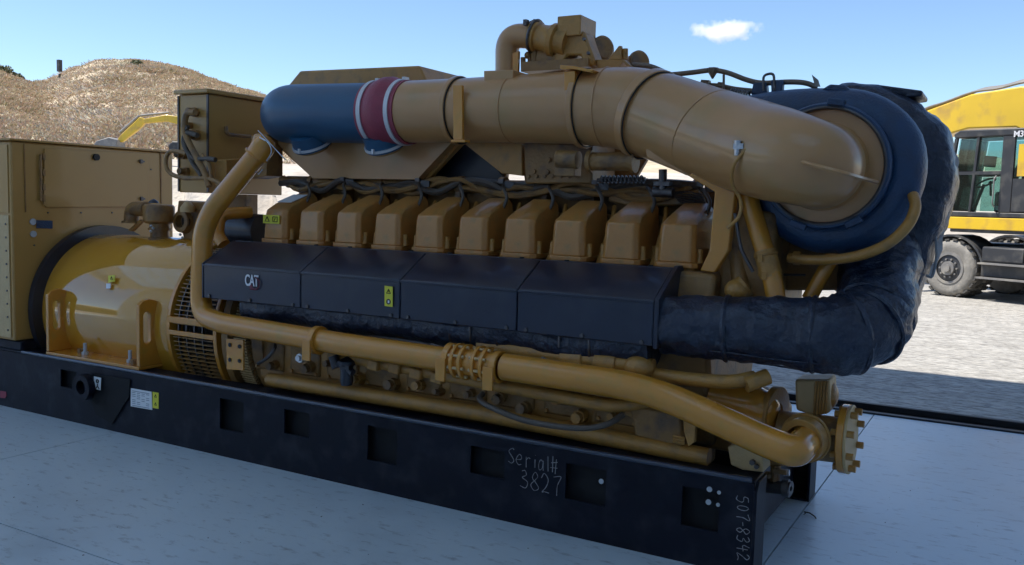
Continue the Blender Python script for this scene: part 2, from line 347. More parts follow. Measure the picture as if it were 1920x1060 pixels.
part('roof_vent', MB().box(.45,.95,3.5,4.0,9.2,9.5), M['wall'], bd, smooth=0)
tk = MB().box(-13.2,6.5,3.505,3.56,-.1,.012).box(-13.2,6.5,3.56,3.74,-.1,-.02).box(-13.2,6.5,3.74,3.79,-.1,.03)
part('door_track', tk, M['track'], bd, smooth=0, bevel=.004)
# ================================================================== GENERATOR SET
G = thing('generator_set', 'long yellow engine generator set on a black steel skid in the doorway', 'generator set', (-3.0, .64, 0))
def gp(name, mb, m, **k): return part(name, mb, M[m], k.pop('parent', G), **k)
RH = .392
HOLES = [(-4.55,-4.38,.22,.335),(-3.07,-2.88,.16,.34),(-2.57,-2.39,.21,.345),(-1.99,-1.80,.16,.34),(-1.36,-1.17,.20,.335),(-.85,-.65,.17,.335),(-.30,-.14,.16,.33),(-5.5,-5.3,.16,.33)]
def holed(y0, y1):
    xs = sorted({-6.6, 0.0} | {h[0] for h in HOLES} | {h[1] for h in HOLES}); zs = sorted({0, RH} | {h[2] for h in HOLES} | {h[3] for h in HOLES})
    ins = lambda x, z: any(h[0] < x < h[1] and h[2] < z < h[3] for h in HOLES)
    mb = MB()
    nx, nz_ = len(xs)-1, len(zs)-1
    solid = [[not ins((xs[i]+xs[i+1])/2, (zs[j]+zs[j+1])/2) for j in range(nz_)] for i in range(nx)]
    for i in range(nx):
        for j in range(nz_):
            if not solid[i][j]: continue
            a, b, c, d = xs[i], xs[i+1], zs[j], zs[j+1]
            mb.add([(a,y0,c),(b,y0,c),(b,y0,d),(a,y0,d)], [(0,1,2,3)]); mb.add([(a,y1,c),(b,y1,c),(b,y1,d),(a,y1,d)], [(3,2,1,0)])
            for di, dj, q in ((-1,0,[(a,y0,c),(a,y0,d),(a,y1,d),(a,y1,c)]),(1,0,[(b,y0,c),(b,y1,c),(b,y1,d),(b,y0,d)]),(0,-1,[(a,y0,c),(a,y1,c),(b,y1,c),(b,y0,c)]),(0,1,[(a,y0,d),(b,y0,d),(b,y1,d),(a,y1,d)])):
                ii, jj = i+di, j+dj
                if ii < 0 or jj < 0 or ii >= nx or jj >= nz_ or not solid[ii][jj]: mb.add(q, [(0,1,2,3)])
    return mb
def rail(ya, yb, face):
    r_ = gp('skid_rail', holed(face, face + (.012 if face < .5 else -.012)), 'skid', smooth=0)
    lo, hi = (ya+.012, yb) if face < .5 else (ya, yb-.012)
    gp('top_flange', MB().box(-6.6, 0, ya, yb, RH+.001, RH+.014), 'skid', parent=r_, bevel=.006)
    gp('rounded_edge', MB().cyl((-4.97,ya+.006 if face < .5 else yb-.006,RH+.012),(-.01,ya+.006 if face < .5 else yb-.006,RH+.012),.0125,n=14), 'edge', parent=r_)  # round nose added so the rail edge carries a highlight
    gp('bottom_flange', MB().box(-6.6, 0, lo, hi, 0, .012), 'skid', parent=r_)
    gp('end_cap', MB().prism([(0,ya-.004,0),(0,yb,0),(0,yb,RH+.005),(0,ya+.03,RH+.005),(0,ya-.004,RH-.035)], (.014,0,0)), 'skid', parent=r_, bevel=.004)
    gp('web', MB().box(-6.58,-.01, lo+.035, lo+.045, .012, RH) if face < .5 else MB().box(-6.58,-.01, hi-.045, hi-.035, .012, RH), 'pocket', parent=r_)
    return r_
rl = rail(0, .155, 0); rail(1.125, 1.28, 1.28)
for x in (-6.3,-5.1,-3.6,-2.2,-.9,-.12): gp('cross_member', MB().box(x-.05,x+.05,.157,1.123,.05,.33), 'skid', bevel=.006)
gp('deck_plate', MB().box(-6.55,-3.0,.16,1.12,.36,.38), 'skid')
for y in (0, 1.12): gp('riser_beam', MB().box(-6.6,-4.98,y,y+.16,RH+.016,.475), 'skid', bevel=.01)
# towing eye and gusset
te = gp('towing_eye', MB().ring(P(163,725,Y=-.03),(0,-1,0),.045,.085,.045,28).ring(P(163,725,Y=-.02),(0,-1,0),.0,.05,.01,20), 'skid', bevel=.004)
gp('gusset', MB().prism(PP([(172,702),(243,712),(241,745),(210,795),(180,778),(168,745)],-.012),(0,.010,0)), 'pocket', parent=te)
st = gp('lift_point_sticker', MB().prism(PP([(176,706),(189,709),(188,732),(176,729)],-.028),(0,.003,0)), 'white')
gp('symbol', MB().torus(P(182.5,715,Y=-.031),(0,1,0),.010,.0035,16,6).tube(PP([(182.5,720),(182.5,724)],-.031),.003,6).tube(PP([(179,729),(182.5,724),(186,730)],-.031),.003,6), 'ink', parent=st)
st = gp('notice_sticker', MB().prism(PP([(245,728),(284,735),(285,769),(245,762)],-.003),(0,.0025,0)), 'white')
rr = random.Random(3)
pr_ = MB()
for k in range(9):
    v0 = 732+k*3.4
    if k in (0,8): pr_.prism(PP([(248,v0+.5),(280,v0+6),(280,v0+7.2),(248,v0+1.7)],-.0036),(0,.0005,0))
    else:
        for q in range(4):
            if rr.random() < .7: u0 = 248+q*8.6; d = (u0-248)*.17; pr_.prism(PP([(u0,v0+d),(u0+6,v0+d+1),(u0+6,v0+d+2.1),(u0,v0+d+1.1)],-.0036),(0,.0005,0))
gp('printed_text', pr_, 'grey_print', parent=st, kind='stuff')
ws = gp('warning_sticker', MB().prism(PP([(286,735),(297,737),(297,767),(286,765)],-.003),(0,.0025,0)), 'warn')
def tri_warn(cs, Y, s, parent):
    mb = MB()
    for u, v in cs:
        c = P(u, v, Y=Y)
        a, b, d = c+V(0,0,s), c+V(-s*.95,0,-s*.7), c+V(s*.95,0,-s*.7)
        for p, q in ((a,b),(b,d),(d,a)): mb.tube([p,q], s*.14, 5)
        mb.tube([c+V(0,0,s*.45), c-V(0,0,s*.2)], s*.13, 5)
    gp('warning_symbol', mb, 'ink', parent=parent)
tri_warn([(291.5,743),(291.5,758)], -.0035, .010, ws)
gp('purple_sticker', MB().prism(PP([(0,733),(11,735),(12,742),(9,747),(0,746)],-.003),(0,.0025,0)), 'hose_red')
for u, v in ((1127,903),(1330,918),(1328,942)): gp('cap_and_lit_hole', MB().disc(P(u,v,Y=-.003),(0,1,0),.0115,.004,16), 'cap_and_lit_hole')  # pale discs painted for daylight showing through open bolt holes
for u, v in ((1348,924),(1346,947)): gp('cap_and_lit_hole', MB().disc(P(u,v,Y=-.003),(0,1,0),.008,.004,16), 'cap_and_lit_hole')  # smaller discs, same painted daylight in the holes
# chalk writing, as strokes in letter cells
GL = {'S':[[(.85,.9),(.5,1),(.15,.8),(.25,.58),(.7,.45),(.8,.2),(.45,0),(.1,.12)]],'e':[[(.2,.3),(.8,.36),(.7,.6),(.35,.62),(.15,.3),(.35,.03),(.8,.12)]],'r':[[(.2,.6),(.25,0)],[(.24,.4),(.5,.62),(.8,.55)]],
 'i':[[(.5,.58),(.5,0)],[(.5,.8),(.52,.84)]],'a':[[(.8,.55),(.4,.62),(.15,.3),(.35,0),(.7,.2),(.8,.58),(.85,0)]],'l':[[(.5,1),(.5,0)]],'#':[[(.35,.9),(.25,0)],[(.75,.9),(.65,0)],[(0,.62),(1,.66)],[(0,.3),(1,.34)]],
 '3':[[(.15,.92),(.6,1),(.75,.78),(.4,.55),(.8,.35),(.6,.03),(.1,.1)]],'8':[[(.5,.52),(.2,.75),(.5,1),(.8,.76),(.5,.52),(.15,.25),(.5,0),(.85,.25),(.5,.52)]],'2':[[(.15,.8),(.45,1),(.78,.75),(.5,.35),(.1,0),(.5,.1),(.95,0)]],
 '7':[[(.1,.93),(.9,1),(.6,.5),(.55,0)]],'5':[[(.85,1),(.25,.97),(.2,.6),(.65,.62),(.85,.3),(.5,0),(.1,.1)]],'0':[[(.5,1),(.18,.7),(.2,.25),(.5,0),(.8,.3),(.8,.75),(.5,1)]],'-':[[(.1,.5),(.9,.5)]],'4':[[(.3,1),(.15,.5),(.9,.5)],[(.7,.85),(.68,0)]]}
RJ = random.Random(11)
def write(txt, org, du, dv, cell, h, Y=-.0032, r=.0016):
    mb = MB(); x = 0
    for ch in txt:
        wd = cell*(.55 if ch in 'il-' else 1)
        for stl in GL[ch]:
            q = []
            for a, b in stl: q.append(Vector(org) + Vector(du)*(x+a*wd*.86+RJ.gauss(0,cell*.05)) + Vector(dv)*(b*h+RJ.gauss(0,h*.03)))
            q = spline(q, 4) if len(q) > 2 else q; mb.tube(q, [r*RJ.uniform(.55,1.35) for _ in q], 5)
        x += wd
    return mb
gp('chalk_writing', write('Serial#', P(952,868,Y=-.0032), (1,0,-.02), (.03,0,1), .044, .075), 'chalk')
gp('chalk_writing', write('3827', P(974,914,Y=-.0032), (1,0,-.01), (-.02,0,1), .056, .088), 'chalk')
gp('chalk_writing', write('507-8342', P(1381,928,Y=-.0032), (.06,0,-1), (1,0,.05), .0365, .050), 'chalk')

# ---- generator cabinet
cb = gp('generator_cabinet', MB().box(-6.6,-5.0,-.03,1.28,.48,1.825), 'cabinet', bevel=.012)
gp('cabinet_roof', MB().box(-6.62,-4.985,-.045,1.295,1.827,1.842), 'cabinet', parent=cb, bevel=.004)
X0 = -4.998
def PX(pts, X=X0): return [P(u, v, X=X) for u, v in pts]
dr = gp('access_door', MB().prism(PX([(82,279),(276,288),(277,388),(86,389),(80,384)]), (.012,0,0)), 'cabinet', parent=cb, bevel=.003)
gp('hinge', MB().cyl(P(76,290,X=-4.985), P(77,377,X=-4.985), .008, n=8), 'brown', parent=cb)
for (a, b) in (((78,288),(83,300)),((78,318),(83,330)),((78,345),(83,357)),((78,365),(83,378))):
    q0, q1 = P(*a,X=X0), P(*b,X=X0); gp('hinge_leaf', MB().box(X0,X0+.016,q0.y,q1.y,q1.z,q0.z), 'brown', parent=cb)
gp('lock_knob', MB().disc(P(179,295,X=X0+.012),(1,0,0),.024,.02,20), 'ink', parent=cb)
for u, v in ((264,303),(265,373)): gp('latch', MB().disc(P(u,v,X=X0+.012),(1,0,0),.016,.012,14).obox(P(u+3,v,X=X0+.03),.01,.035,.012), 'dsteel', parent=cb)
for u0, v0, u1, v1 in ((44,270,47,398),(300,286,301,382)):
    gp('seam_strip', MB().prism(PX([(u0,v0),(u0+2,v0),(u1+2,v1),(u1,v1)]), (.004,0,0)), 'brown', parent=cb)
pl = gp('data_plate', MB().prism(PX([(68,413),(98,414),(98,429),(68,428)]), (.004,0,0)), 'turbo', parent=cb, label='blue data plate')
for u, v in ((61,416),(62,439)): gp('round_plug', MB().disc(P(u,v,X=X0),(1,0,0),.022,.008,18), 'cap_and_lit_hole', parent=cb)
gp('side_panel', MB().box(-6.55,-5.03,-.038,-.031,.50,1.33), 'tan', parent=cb, bevel=.002, label='paler lower side panel with rivets')
gp('side_panel', MB().box(-6.55,-5.03,-.036,-.031,1.345,1.80), 'cabinet', parent=cb, bevel=.002)
rv = MB()
for k in range(9): rv.disc((-5.06,-.038,.55+k*.09),(0,-1,0),.007,.005,8)
for u, v in ((152,399),(210,399),(283,318),(259,327),(90,399),(64,460)): rv.disc(P(u,v,X=X0),(1,0,0),.006,.005,8)
gp('rivets', rv, 'dsteel', parent=cb, kind='stuff')
# ---- generator body
GY, GZ, GR = .66, .67, .53
gb = gp('generator_drum', MB().lathe((-5.0,GY,GZ),(1,0,0),[(0,0),(0,GR),(1.34,GR),(1.36,GR-.01),(1.36,0)],96), 'drum', smooth=30)
gp('drum_gasket', MB().ring((-4.99,.64,GZ+.01),(1,0,0),.50,.58,.05,64), 'black', label='dark rubber ring where drum meets cabinet')
for x in (-3.67,-3.26): gp('band_ring', MB().ring((x,GY,GZ),(1,0,0),.50,GR+.012,.03,72), 'yellow', parent=gb, bevel=.003)
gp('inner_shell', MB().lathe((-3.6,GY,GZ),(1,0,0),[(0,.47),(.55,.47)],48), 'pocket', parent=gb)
sl_ = MB()
na = 118
for i in range(na):
    a = 2*math.pi*i/na; 
    if abs((math.degrees(a)+360) % 360 - 270) < 4: continue
    sl_.obox((-3.45, GY+math.sin(a)*(GR-.012), GZ+math.cos(a)*(GR-.012)), .34, .006, .022, ax=-a)
gp('screen_slat', sl_, 'brown', parent=gb, kind='stuff')
for x in (-3.58,-3.51,-3.44,-3.37): gp('screen_hoop', MB().ring((x,GY,GZ),(1,0,0),GR-.02,GR-.002,.008,72), 'dsteel', parent=gb)
gp('screen_bar', MB().box(-3.65,-3.25,GY-GR-.015,GY-GR+.02,GZ+.045,GZ+.085), 'yellow', parent=gb, bevel=.004)
gp('screen_bar', MB().box(-3.65,-3.25,GY-GR-.012,GY-GR+.02,GZ-.03,GZ+.0), 'yellow', parent=gb, bevel=.004)
s2 = gp('warning_sticker', MB().prism([P(203,517,Y=.185),P(215,516,Y=.185),P(215,528,Y=.170),P(203,530,Y=.170)],(.0,.004,0)), 'warn')
gp('white_tag', MB().prism([P(199,532,Y=.163),P(207,532,Y=.163),P(207,541,Y=.152),P(199,541,Y=.152)],(0,.004,0)), 'white')
tri_warn([(209,522)], .168, .012, s2)
# foot
ft = gp('mounting_foot', MB().box(-4.73,-3.79,.015,.50,.412,.432), 'yellow', bevel=.004)
gus = []
for x in (-4.73,-3.82):
    ya, yb = .02, .36
    slot = [(.078+.026*math.sin(a), .745+.026*math.cos(a)) for a in np.linspace(-math.pi/2, math.pi/2, 9)] + [(.078+.026*math.sin(a), .60+.026*math.cos(a)) for a in np.linspace(math.pi/2, 1.5*math.pi, 9)]
    outer = [(ya,.433),(ya,.815),(.05,.84),(.10,.85),(.15,.835),(.20,.79),(yb+.05,.77),(yb+.05,.433)]
    bm_ = bmesh.new()
    def loop(pts): 
        vv = [bm_.verts.new((x, y, z)) for y, z in pts]; return [bm_.edges.new((vv[i], vv[(i+1) % len(vv)])) for i in range(len(vv))]
    e = loop(outer) + loop(slot); bmesh.ops.triangle_fill(bm_, use_beauty=True, edges=e)
    bm_.verts.index_update(); mb = MB(); t = .03
    vs = [v.co.copy() for v in bm_.verts]; n = len(vs)
    fs = [tuple(v.index for v in f.verts) for f in bm_.faces]; ed = [(a.verts[0].index, a.verts[1].index) for a in bm_.edges if len(a.link_faces) == 1]
    bm_.free()
    mb.add(vs + [v + V(t,0,0) for v in vs], fs + [tuple(i+n for i in f[::-1]) for f in fs] + [(a, b, b+n, a+n) for a, b in ed])
    gp('gusset_plate', mb, 'yellow', parent=ft, bevel=.004, smooth=30)
gp('backing_plate', MB().box(-4.70,-3.83,.30,.31,.433,.62), 'yellow', parent=ft)
for x, y in ((-4.42,.09),(-3.97,.09)):
    b_ = gp('anchor_bolt', MB().bolt((x,y,.433),(0,0,1),.022,.02).cyl((x,y,.45),(x,y,.51),.012,n=10), 'cap_and_lit_hole', parent=ft)
for x, y in ((-4.50,.12),(-3.90,.07)): gp('anchor_nut', MB().bolt((x,y,.433),(0,0,1),.026,.03), 'brown', parent=ft)
for x in (-4.45,-4.05): gp('shim_bolt', MB().disc((x,.05,RH+.014),(0,0,1),.02,.012,8).disc((x+.05,.07,RH+.014),(0,0,1),.014,.012,8), 'cap_and_lit_hole', parent=ft)
# flywheel housing and fins
gp('flywheel_housing', MB().lathe((-3.2,GY,GZ),(1,0,0),[(0,.45),(0,.53),(.05,.53),(.06,.46),(.20,.46),(.22,.50),(.30,.50),(.31,0)],64), 'brown', smooth=30)
fn = MB()
for i in range(46):
    a = math.radians(225 + i*2.1); fn.obox((-3.08, GY+math.sin(a)*.475, GZ+math.cos(a)*.475), .10, .008, .05, ax=-a)
gp('cooling_fins', fn, 'tan', kind='stuff')
br = gp('hole_bracket', MB().prism(PP([(424,635),(456,638),(456,695),(425,693)],.02),(0,.012,0)), 'yellow', bevel=.002)
gp('bracket_holes', MB().disc(P(431,647,Y=.018),(0,-1,0),.012,.003,12).disc(P(449,650,Y=.018),(0,-1,0),.012,.003,12).disc(P(431,675,Y=.018),(0,-1,0),.012,.003,12).disc(P(449,677,Y=.018),(0,-1,0),.012,.003,12), 'ink', parent=br)
# ---- junction box behind
jb = gp('junction_box', MB().box(-3.88,-3.61,.40,1.05,1.515,2.135), 'cabinet', bevel=.006)
gp('box_lid', MB().box(-3.90,-3.59,.375,1.08,2.137,2.165), 'cabinet', parent=jb, bevel=.006)
gp('box_edge', MB().box(-3.618,-3.604,.392,.402,1.52,2.13).box(-3.884,-3.872,.392,.402,1.52,2.13), 'dsteel', parent=jb)
for u, v, r_ in ((368,211,.03),(358,236,.022),(370,254,.034),(352,322,.026),(347,290,.03)):
    p = P(u,v,Y=.40); gp('cable_gland', MB().lathe(p,(0,-1,0),[(0,r_),(.03,r_),(.032,r_*.8),(.07,r_*.8),(.07,0)],14), 'brown', parent=jb)
for pts, r_, m_ in (([(366,211),(350,214),(346,240),(352,262),(366,290),(384,325),(392,350)],.020,'brown'),([(352,236),(346,262),(358,300),(378,330)],.014,'cable'),([(350,288),(320,284),(311,303),(318,324),(345,334),(390,335),(420,348)],.014,'brown'),([(370,254),(350,250),(345,270),(362,296),(392,298),(404,300)],.016,'cable'),([(398,340),(392,310),(378,290)],.012,'brown')):
    gp('cable', MB().tube(spline([P(u,v,Y=.30) for u, v in pts], 6), r_, 10), m_)
gp('door_handle', MB().tube(spline([P(424,238,X=-3.59),P(425,248,X=-3.58),P(433,253,X=-3.58),P(470,256,X=-3.58)],4), .012, 8), 'brown', parent=jb)
gp('box_bracket', MB().box(-3.86,-3.64,.75,.85,1.2,1.513), 'brown', parent=jb)
gp('small_box', MB().prism(PX([(424,300),(470,297),(470,345),(425,352)],-3.40),(-.1,0,0)), 'cast', bevel=.004)
gp('small_box', MB().prism(PP([(470,255),(500,252),(500,330),(472,335)],.5),(0,.14,0)), 'brown', bevel=.004)
# ---- gas regulator unit over the drum
Yf = .60
fu = gp('filter_canister', MB().lathe(P(298,418,Y=Yf),(0,0,1),[(-.005,0),(-.005,.085),(.01,.105),(.11,.105),(.125,.095),(.128,0)],36), 'brown', bevel=.004)
gp('canister_cap', MB().lathe(P(288,381,Y=Yf),(0,0,1),[(0,.035),(.012,.03),(.025,.012),(.03,0)],20), 'black', parent=fu)
gp('inlet_elbow', MB().tube(fillet([P(246,416,Y=Yf),P(248,392,Y=Yf),P(275,392,Y=Yf)],.10), .052, 18).ring(P(246,416,Y=Yf)-V(0,0,.01),(0,0,1),.02,.064,.016,24), 'brown', parent=fu)
gp('canister_neck', MB().lathe(P(300,470,Y=Yf),(0,0,1),[(0,.075),(.09,.075),(.095,.062),(.14,.062),(.14,.078),(.155,.078),(.155,.068),(.19,.068),(.19,0)],28), 'brown', parent=fu)
gp('regulator_body', MB().lathe(P(312,478,Y=Yf)+V(.02,0,-.02),(.35,-.3,.9),[(-.15,.02),(-.14,.07),(-.06,.13),(.03,.13),(.05,.09),(.07,0)],28), 'brown', parent=fu)
gp('adapter_plate', MB().prism(PP([(278,470),(292,456),(345,462),(365,505),(330,512),(275,478)],Yf-.05),(0,.06,0)), 'brown', parent=fu, bevel=.006)
gp('base_block', MB().prism(PP([(300,486),(368,486),(385,545),(330,540)],Yf-.05),(0,.25,0)), 'cast', parent=fu, bevel=.008)
bl = MB()
for u, v in ((283,424),(287,428),(283,434),(338,440),(342,446)): bl.sph(P(u,v,Y=Yf-.09), .010, 5)
gp('clamp_screws', bl, 'cap_and_lit_hole', parent=fu, kind='stuff')
vb = gp('valve_body', MB().prism(PP([(334,376),(385,379),(386,400),(366,452),(345,450),(331,402)],Yf+.08),(0,.16,0)), 'brown', bevel=.008)
gp('valve_port', MB().lathe(P(349,416,Y=Yf+.09),(0,-1,.05),[(0,.085),(.05,.075),(.055,.065),(.055,.045),(-.02,.045)],26), 'brown', parent=vb)
gp('port_bore', MB().disc(P(349,416,Y=Yf+.055),(0,-1,0),.042,.004,20), 'pocket', parent=vb)
gp('valve_cap', MB().lathe(P(352,398,Y=Yf+.03),(0,0,1),[(0,.05),(.03,.05),(.07,.02),(.075,0)],20), 'tan', parent=vb)
gp('support_strap', MB().prism(PP([(240,432),(262,412),(266,414),(246,434)],Yf),(0,.03,0)), 'cast')
# ---- engine block masses
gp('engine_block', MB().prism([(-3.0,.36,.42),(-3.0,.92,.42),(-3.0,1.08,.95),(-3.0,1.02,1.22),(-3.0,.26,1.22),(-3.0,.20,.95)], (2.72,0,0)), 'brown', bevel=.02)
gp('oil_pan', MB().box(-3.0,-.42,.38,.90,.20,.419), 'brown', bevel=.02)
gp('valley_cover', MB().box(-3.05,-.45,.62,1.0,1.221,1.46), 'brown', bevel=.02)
for k in range(10):
    x = -2.86+k*.272
    if k == 9: continue
    cd_ = gp('crankcase_door', MB().box(x-.11,x+.11,.175,.335,.50,.70), 'brown', bevel=.012)
    cb_ = MB()
    for a, b in ((-.09,.52),(.09,.52),(-.09,.68),(.09,.68)): cb_.bolt((x+a,.175,b),(0,-1,0),.010,.012)
    gp('door_bolts', cb_, 'cast', parent=cd_, kind='stuff')
# lateral shelf under covers
gp('cylinder_head_deck', MB().box(-3.12,-.36,.26,.62,1.10,1.16), 'cast', bevel=.008)
# ---- valve covers
def make_cover(x, w_=.185):
    y0, y1 = .30, .60; zb, zf, zt = 1.16, 1.425, 1.475
    c = 0.022
    ring = lambda z, i, yb: [(x+i, y0+c+i, z), (x+c+i, y0+i, z), (x+w_-c-i, y0+i, z), (x+w_-i, y0+c+i, z), (x+w_-i, yb-i, z), (x+i, yb-i, z)]
    mb = MB(); L0 = ring(1.255, 0, y1); L1 = ring(1.40, .006, y1)
    L2 = [(x+.008,y0+.035,1.425),(x+.03,y0+.012,1.425),(x+w_-.03,y0+.012,1.425),(x+w_-.008,y0+.035,1.425),(x+w_-.012,y1-.01,1.50),(x+.012,y1-.01,1.50)]
    L3 = [(x+.022,y0+.10,1.465),(x+.034,y0+.085,1.465),(x+w_-.034,y0+.085,1.465),(x+w_-.022,y0+.10,1.465),(x+w_-.03,y1-.02,1.53),(x+.03,y1-.02,1.53)]
    vs = L0+L1+L2+L3; fs = [tuple(range(5,-1,-1)), tuple(range(18,24))]
    for a in range(3):
        for k in range(6): fs.append((a*6+k, a*6+(k+1) % 6, (a+1)*6+(k+1) % 6, (a+1)*6+k))
    mb.add(vs, fs)
    o = gp('valve_cover', mb, 'cover', bevel=.007, smooth=30, segs=3)
    gp('cover_flange', MB().prism([(x-.012,y0+.012,1.232),(x+.012,y0-.012,1.232),(x+w_-.012,y0-.012,1.232),(x+w_+.012,y0+.012,1.232),(x+w_+.012,y1+.01,1.232),(x-.012,y1+.01,1.232)], (0,0,.024)), 'cover', parent=o, bevel=.004)
    gp('rocker_base', MB().prism([(x+.004,y0+.018,1.161),(x+.022,y0+.002,1.161),(x+w_-.022,y0+.002,1.161),(x+w_-.004,y0+.018,1.161),(x+w_-.004,y1,1.161),(x+.004,y1,1.161)], (0,0,.07)), 'cast', parent=o, bevel=.005)
    lg = MB()
    for a, b in ((x-.008,y0+.05),(x+w_+.008,y0+.05),(x+w_+.008,y0+.20),(x-.008,y0+.20)):
        gp('cover_bolt', MB().cyl((a,b,1.256),(a,b,1.30),.016,.012,n=10).bolt((a,b,1.30),(0,0,1),.013,.018), 'cast', parent=o)
    return o
c0 = make_cover(-3.045)
covers = [c0]
for i in range(1, 10):
    c = copy_tree(c0, G); c.location.x += i*.2745; covers.append(c)
s3 = gp('paper_label', MB().prism([(-3.010,.392,1.4705),(-2.900,.392,1.4705),(-2.900,.53,1.5165),(-3.010,.53,1.5165)],(0,-.001,.004)), 'white', label='white paper label on first valve cover')
for q in ((-.002,),): pass
s4 = gp('warning_sticker', MB().box(-3.03,-2.90,.294,.299,1.345,1.395), 'warn')
gp('warning_symbol', MB().tube([(-2.995,.292,1.385),(-3.012,.292,1.357),(-2.978,.292,1.357),(-2.995,.292,1.385)],.0025,5).tube([(-2.95,.292,1.385),(-2.915,.292,1.385),(-2.915,.292,1.357),(-2.95,.292,1.357),(-2.95,.292,1.385)],.0025,5).tube([(-2.94,.292,1.36),(-2.93,.292,1.38)],.002,5), 'ink', parent=s4)
# injector pipes / leads between covers
for i in range(10):
    x = -3.045+i*.2745+.22
    gp('ignition_lead', MB().tube(spline([(x-.02,.62,1.50),(x,.55,1.44),(x+.01,.45,1.33),(x,.38,1.20)],5), .011, 8), 'cast')
    gp('coil_tower', MB().cyl((x+.005,.58,1.16),(x+.005,.58,1.40),.028,.022,n=12), 'brown')
# ---- fuel rail and harness behind covers
gp('gas_rail', MB().tube([(-3.2,.68,1.60),(-.5,.68,1.585)], .038, 16), 'brown')
gp('harness_tray', MB().box(-3.15,-.42,.72,.94,1.461,1.605), 'brown', bevel=.008)
hr = []
for k in range(4):
    rr = random.Random(k); pts = [(x, .60+.04*rr.random(), 1.54+.09*rr.random()) for x in np.arange(-3.2,-.35,.17)]
    gp('wiring_loom', MB().tube(spline(pts, 4), .011+.003*k, 7), ('cable','brown','brown','cable')[k])
for i in range(10):
    x = -3.0+i*.2745
    gp('rail_clamp', MB().ring((x,.68,1.595),(1,0,0),.036,.052,.03,16).box(x,x+.03,.64,.72,1.46,1.56), 'brown')
    gp('lead_loop', MB().tube(spline([(x+.05,.62,1.60),(x+.09,.55,1.585),(x+.13,.52,1.53),(x+.12,.50,1.47)],5), .009, 7), 'cable')
    if i % 2: gp('connector', MB().obox((x+.10,.60,1.60),.05,.03,.035,az=.3).obox((x+.06,.58,1.62),.03,.02,.02), 'dsteel')
# ---- black exhaust shield
xs_ = [(-3.20,-2.46),(-2.455,-1.80),(-1.795,-1.13),(-1.125,-.46)]
def shield_prof(): return [(0,.91),(0,1.108),(.215,1.232),(.235,1.232),(.235,1.20),(.03,1.07),(.03,.91)]
for k, (a, b) in enumerate(xs_):
    o = gp('heat_shield_panel', MB().prism([(a,y,z) for y, z in shield_prof()], (b-a,0,0)), 'shield', bevel=.006)
    gp('drip_lip', MB().box(a,b,-.006,-.001,1.094,1.106), 'shield', parent=o, bevel=.002)
    gp('top_flange', MB().box(a,b,.237,.27,1.215,1.235), 'shield', parent=o, bevel=.003)
    gp('hinge_screws', MB().disc((a+.12,.256,1.235),(0,0,1),.012,.006,8).disc((b-.12,.256,1.235),(0,0,1),.012,.006,8), 'ink', parent=o)
for k, (a, b) in enumerate(xs_):
    for x in (a+.05, (a+b)/2, b-.05): gp('shield_bolt', MB().bolt((x,0,.925),(0,-1,0),.010,.009), 'dsteel')
gp('shield_end_plate', MB().prism([(-3.216,.0,.91),(-3.216,.0,1.11),(-3.216,.235,1.235),(-3.216,.30,1.235),(-3.216,.30,.91)], (.012,0,0)), 'shield', bevel=.002)
gp('shield_end_plate', MB().prism([(-.458,-.004,.90),(-.458,-.004,1.112),(-.458,.225,1.245),(-.458,.34,1.245),(-.458,.34,.90)], (.02,0,0)), 'shield', bevel=.003)
ms = gp('warning_sticker', MB().prism(PP([(721,536),(736,538),(736,576),(721,574)],-.009),(0,.002,0)), 'warn')
tri_warn([(728.5,547)], -.0095, .013, ms)
gp('hand_symbol', MB().disc(P(728.5,566,Y=-.0095),(0,-1,0),.014,.0008,18), 'ink', parent=ms)
gp('hand_symbol', MB().obox(P(728.5,566,Y=-.011),.010,.001,.014), 'logo_white', parent=ms)
# insulation visible under the shield
pts = [(x, .13, .885+.012*math.sin(x*9)) for x in np.linspace(-2.95,-.5,40)]
gp('exhaust_blanket', MB().tube(pts, .10, 26, wob=.16), 'blanket')
strap = MB()
for x in (-1.55,-1.43,-1.28,-.95,-.80): strap.torus((x,.13,.885),(1,.3,0),.104,.006,24,6)
gp('blanket_straps', strap, 'dsteel', kind='stuff')
gp('strap_end', MB().tube(spline([(-1.62,.02,.80),(-1.5,.0,.79),(-1.45,.03,.80)],4),.006,6).tube(spline([(-1.0,.02,.80),(-.9,.0,.785),(-.7,.01,.79)],4),.006,6), 'dsteel')
# logo on shield
def text_mesh(txt, size, ext):
    cu = bpy.data.curves.new('t', 'FONT'); cu.body = txt; cu.size = size; cu.extrude = ext; cu.offset = size*.018; cu.space_character = .92
    ob = bpy.data.objects.new('t', cu); COL.objects.link(ob); dg = bpy.context.evaluated_depsgraph_get()
    me = bpy.data.meshes.new_from_object(ob.evaluated_get(dg)); bpy.data.objects.remove(ob); return me
def text_part(name, txt, size, org, ux, uz, m, parent, sx=1, ext=.0006):
    me = text_mesh(txt, size, ext); mb = MB(); ux = Vector(ux); uz = Vector(uz); nn = ux.cross(uz)
    mb.add([Vector(org) + ux*v.co.x*sx + uz*v.co.y + nn*v.co.z for v in me.vertices], [tuple(p.vertices) for p in me.polygons])
    return part(name, mb, m, parent, smooth=0)
lo = P(459,535,Y=-.0075)
text_part('logo_lettering', 'CAT', .088, lo, (1,0,0), (0,0,1), M['logo_white'], G, sx=.62)
lc = P(470,528,Y=-.0085)
gp('logo_triangle', MB().prism([lc+V(-.012,0,-.034),lc+V(.020,0,-.034),lc+V(.004,0,-.012)],(0,-.0008,0)), 'logo_red')
hx = [P(479,520,Y=-.009),P(486,527,Y=-.009),P(485,538,Y=-.009),P(481,543,Y=-.009),P(469,542,Y=-.009)]
gp('logo_hexagon', MB().tube(hx, .0045, 4), 'logo_red')
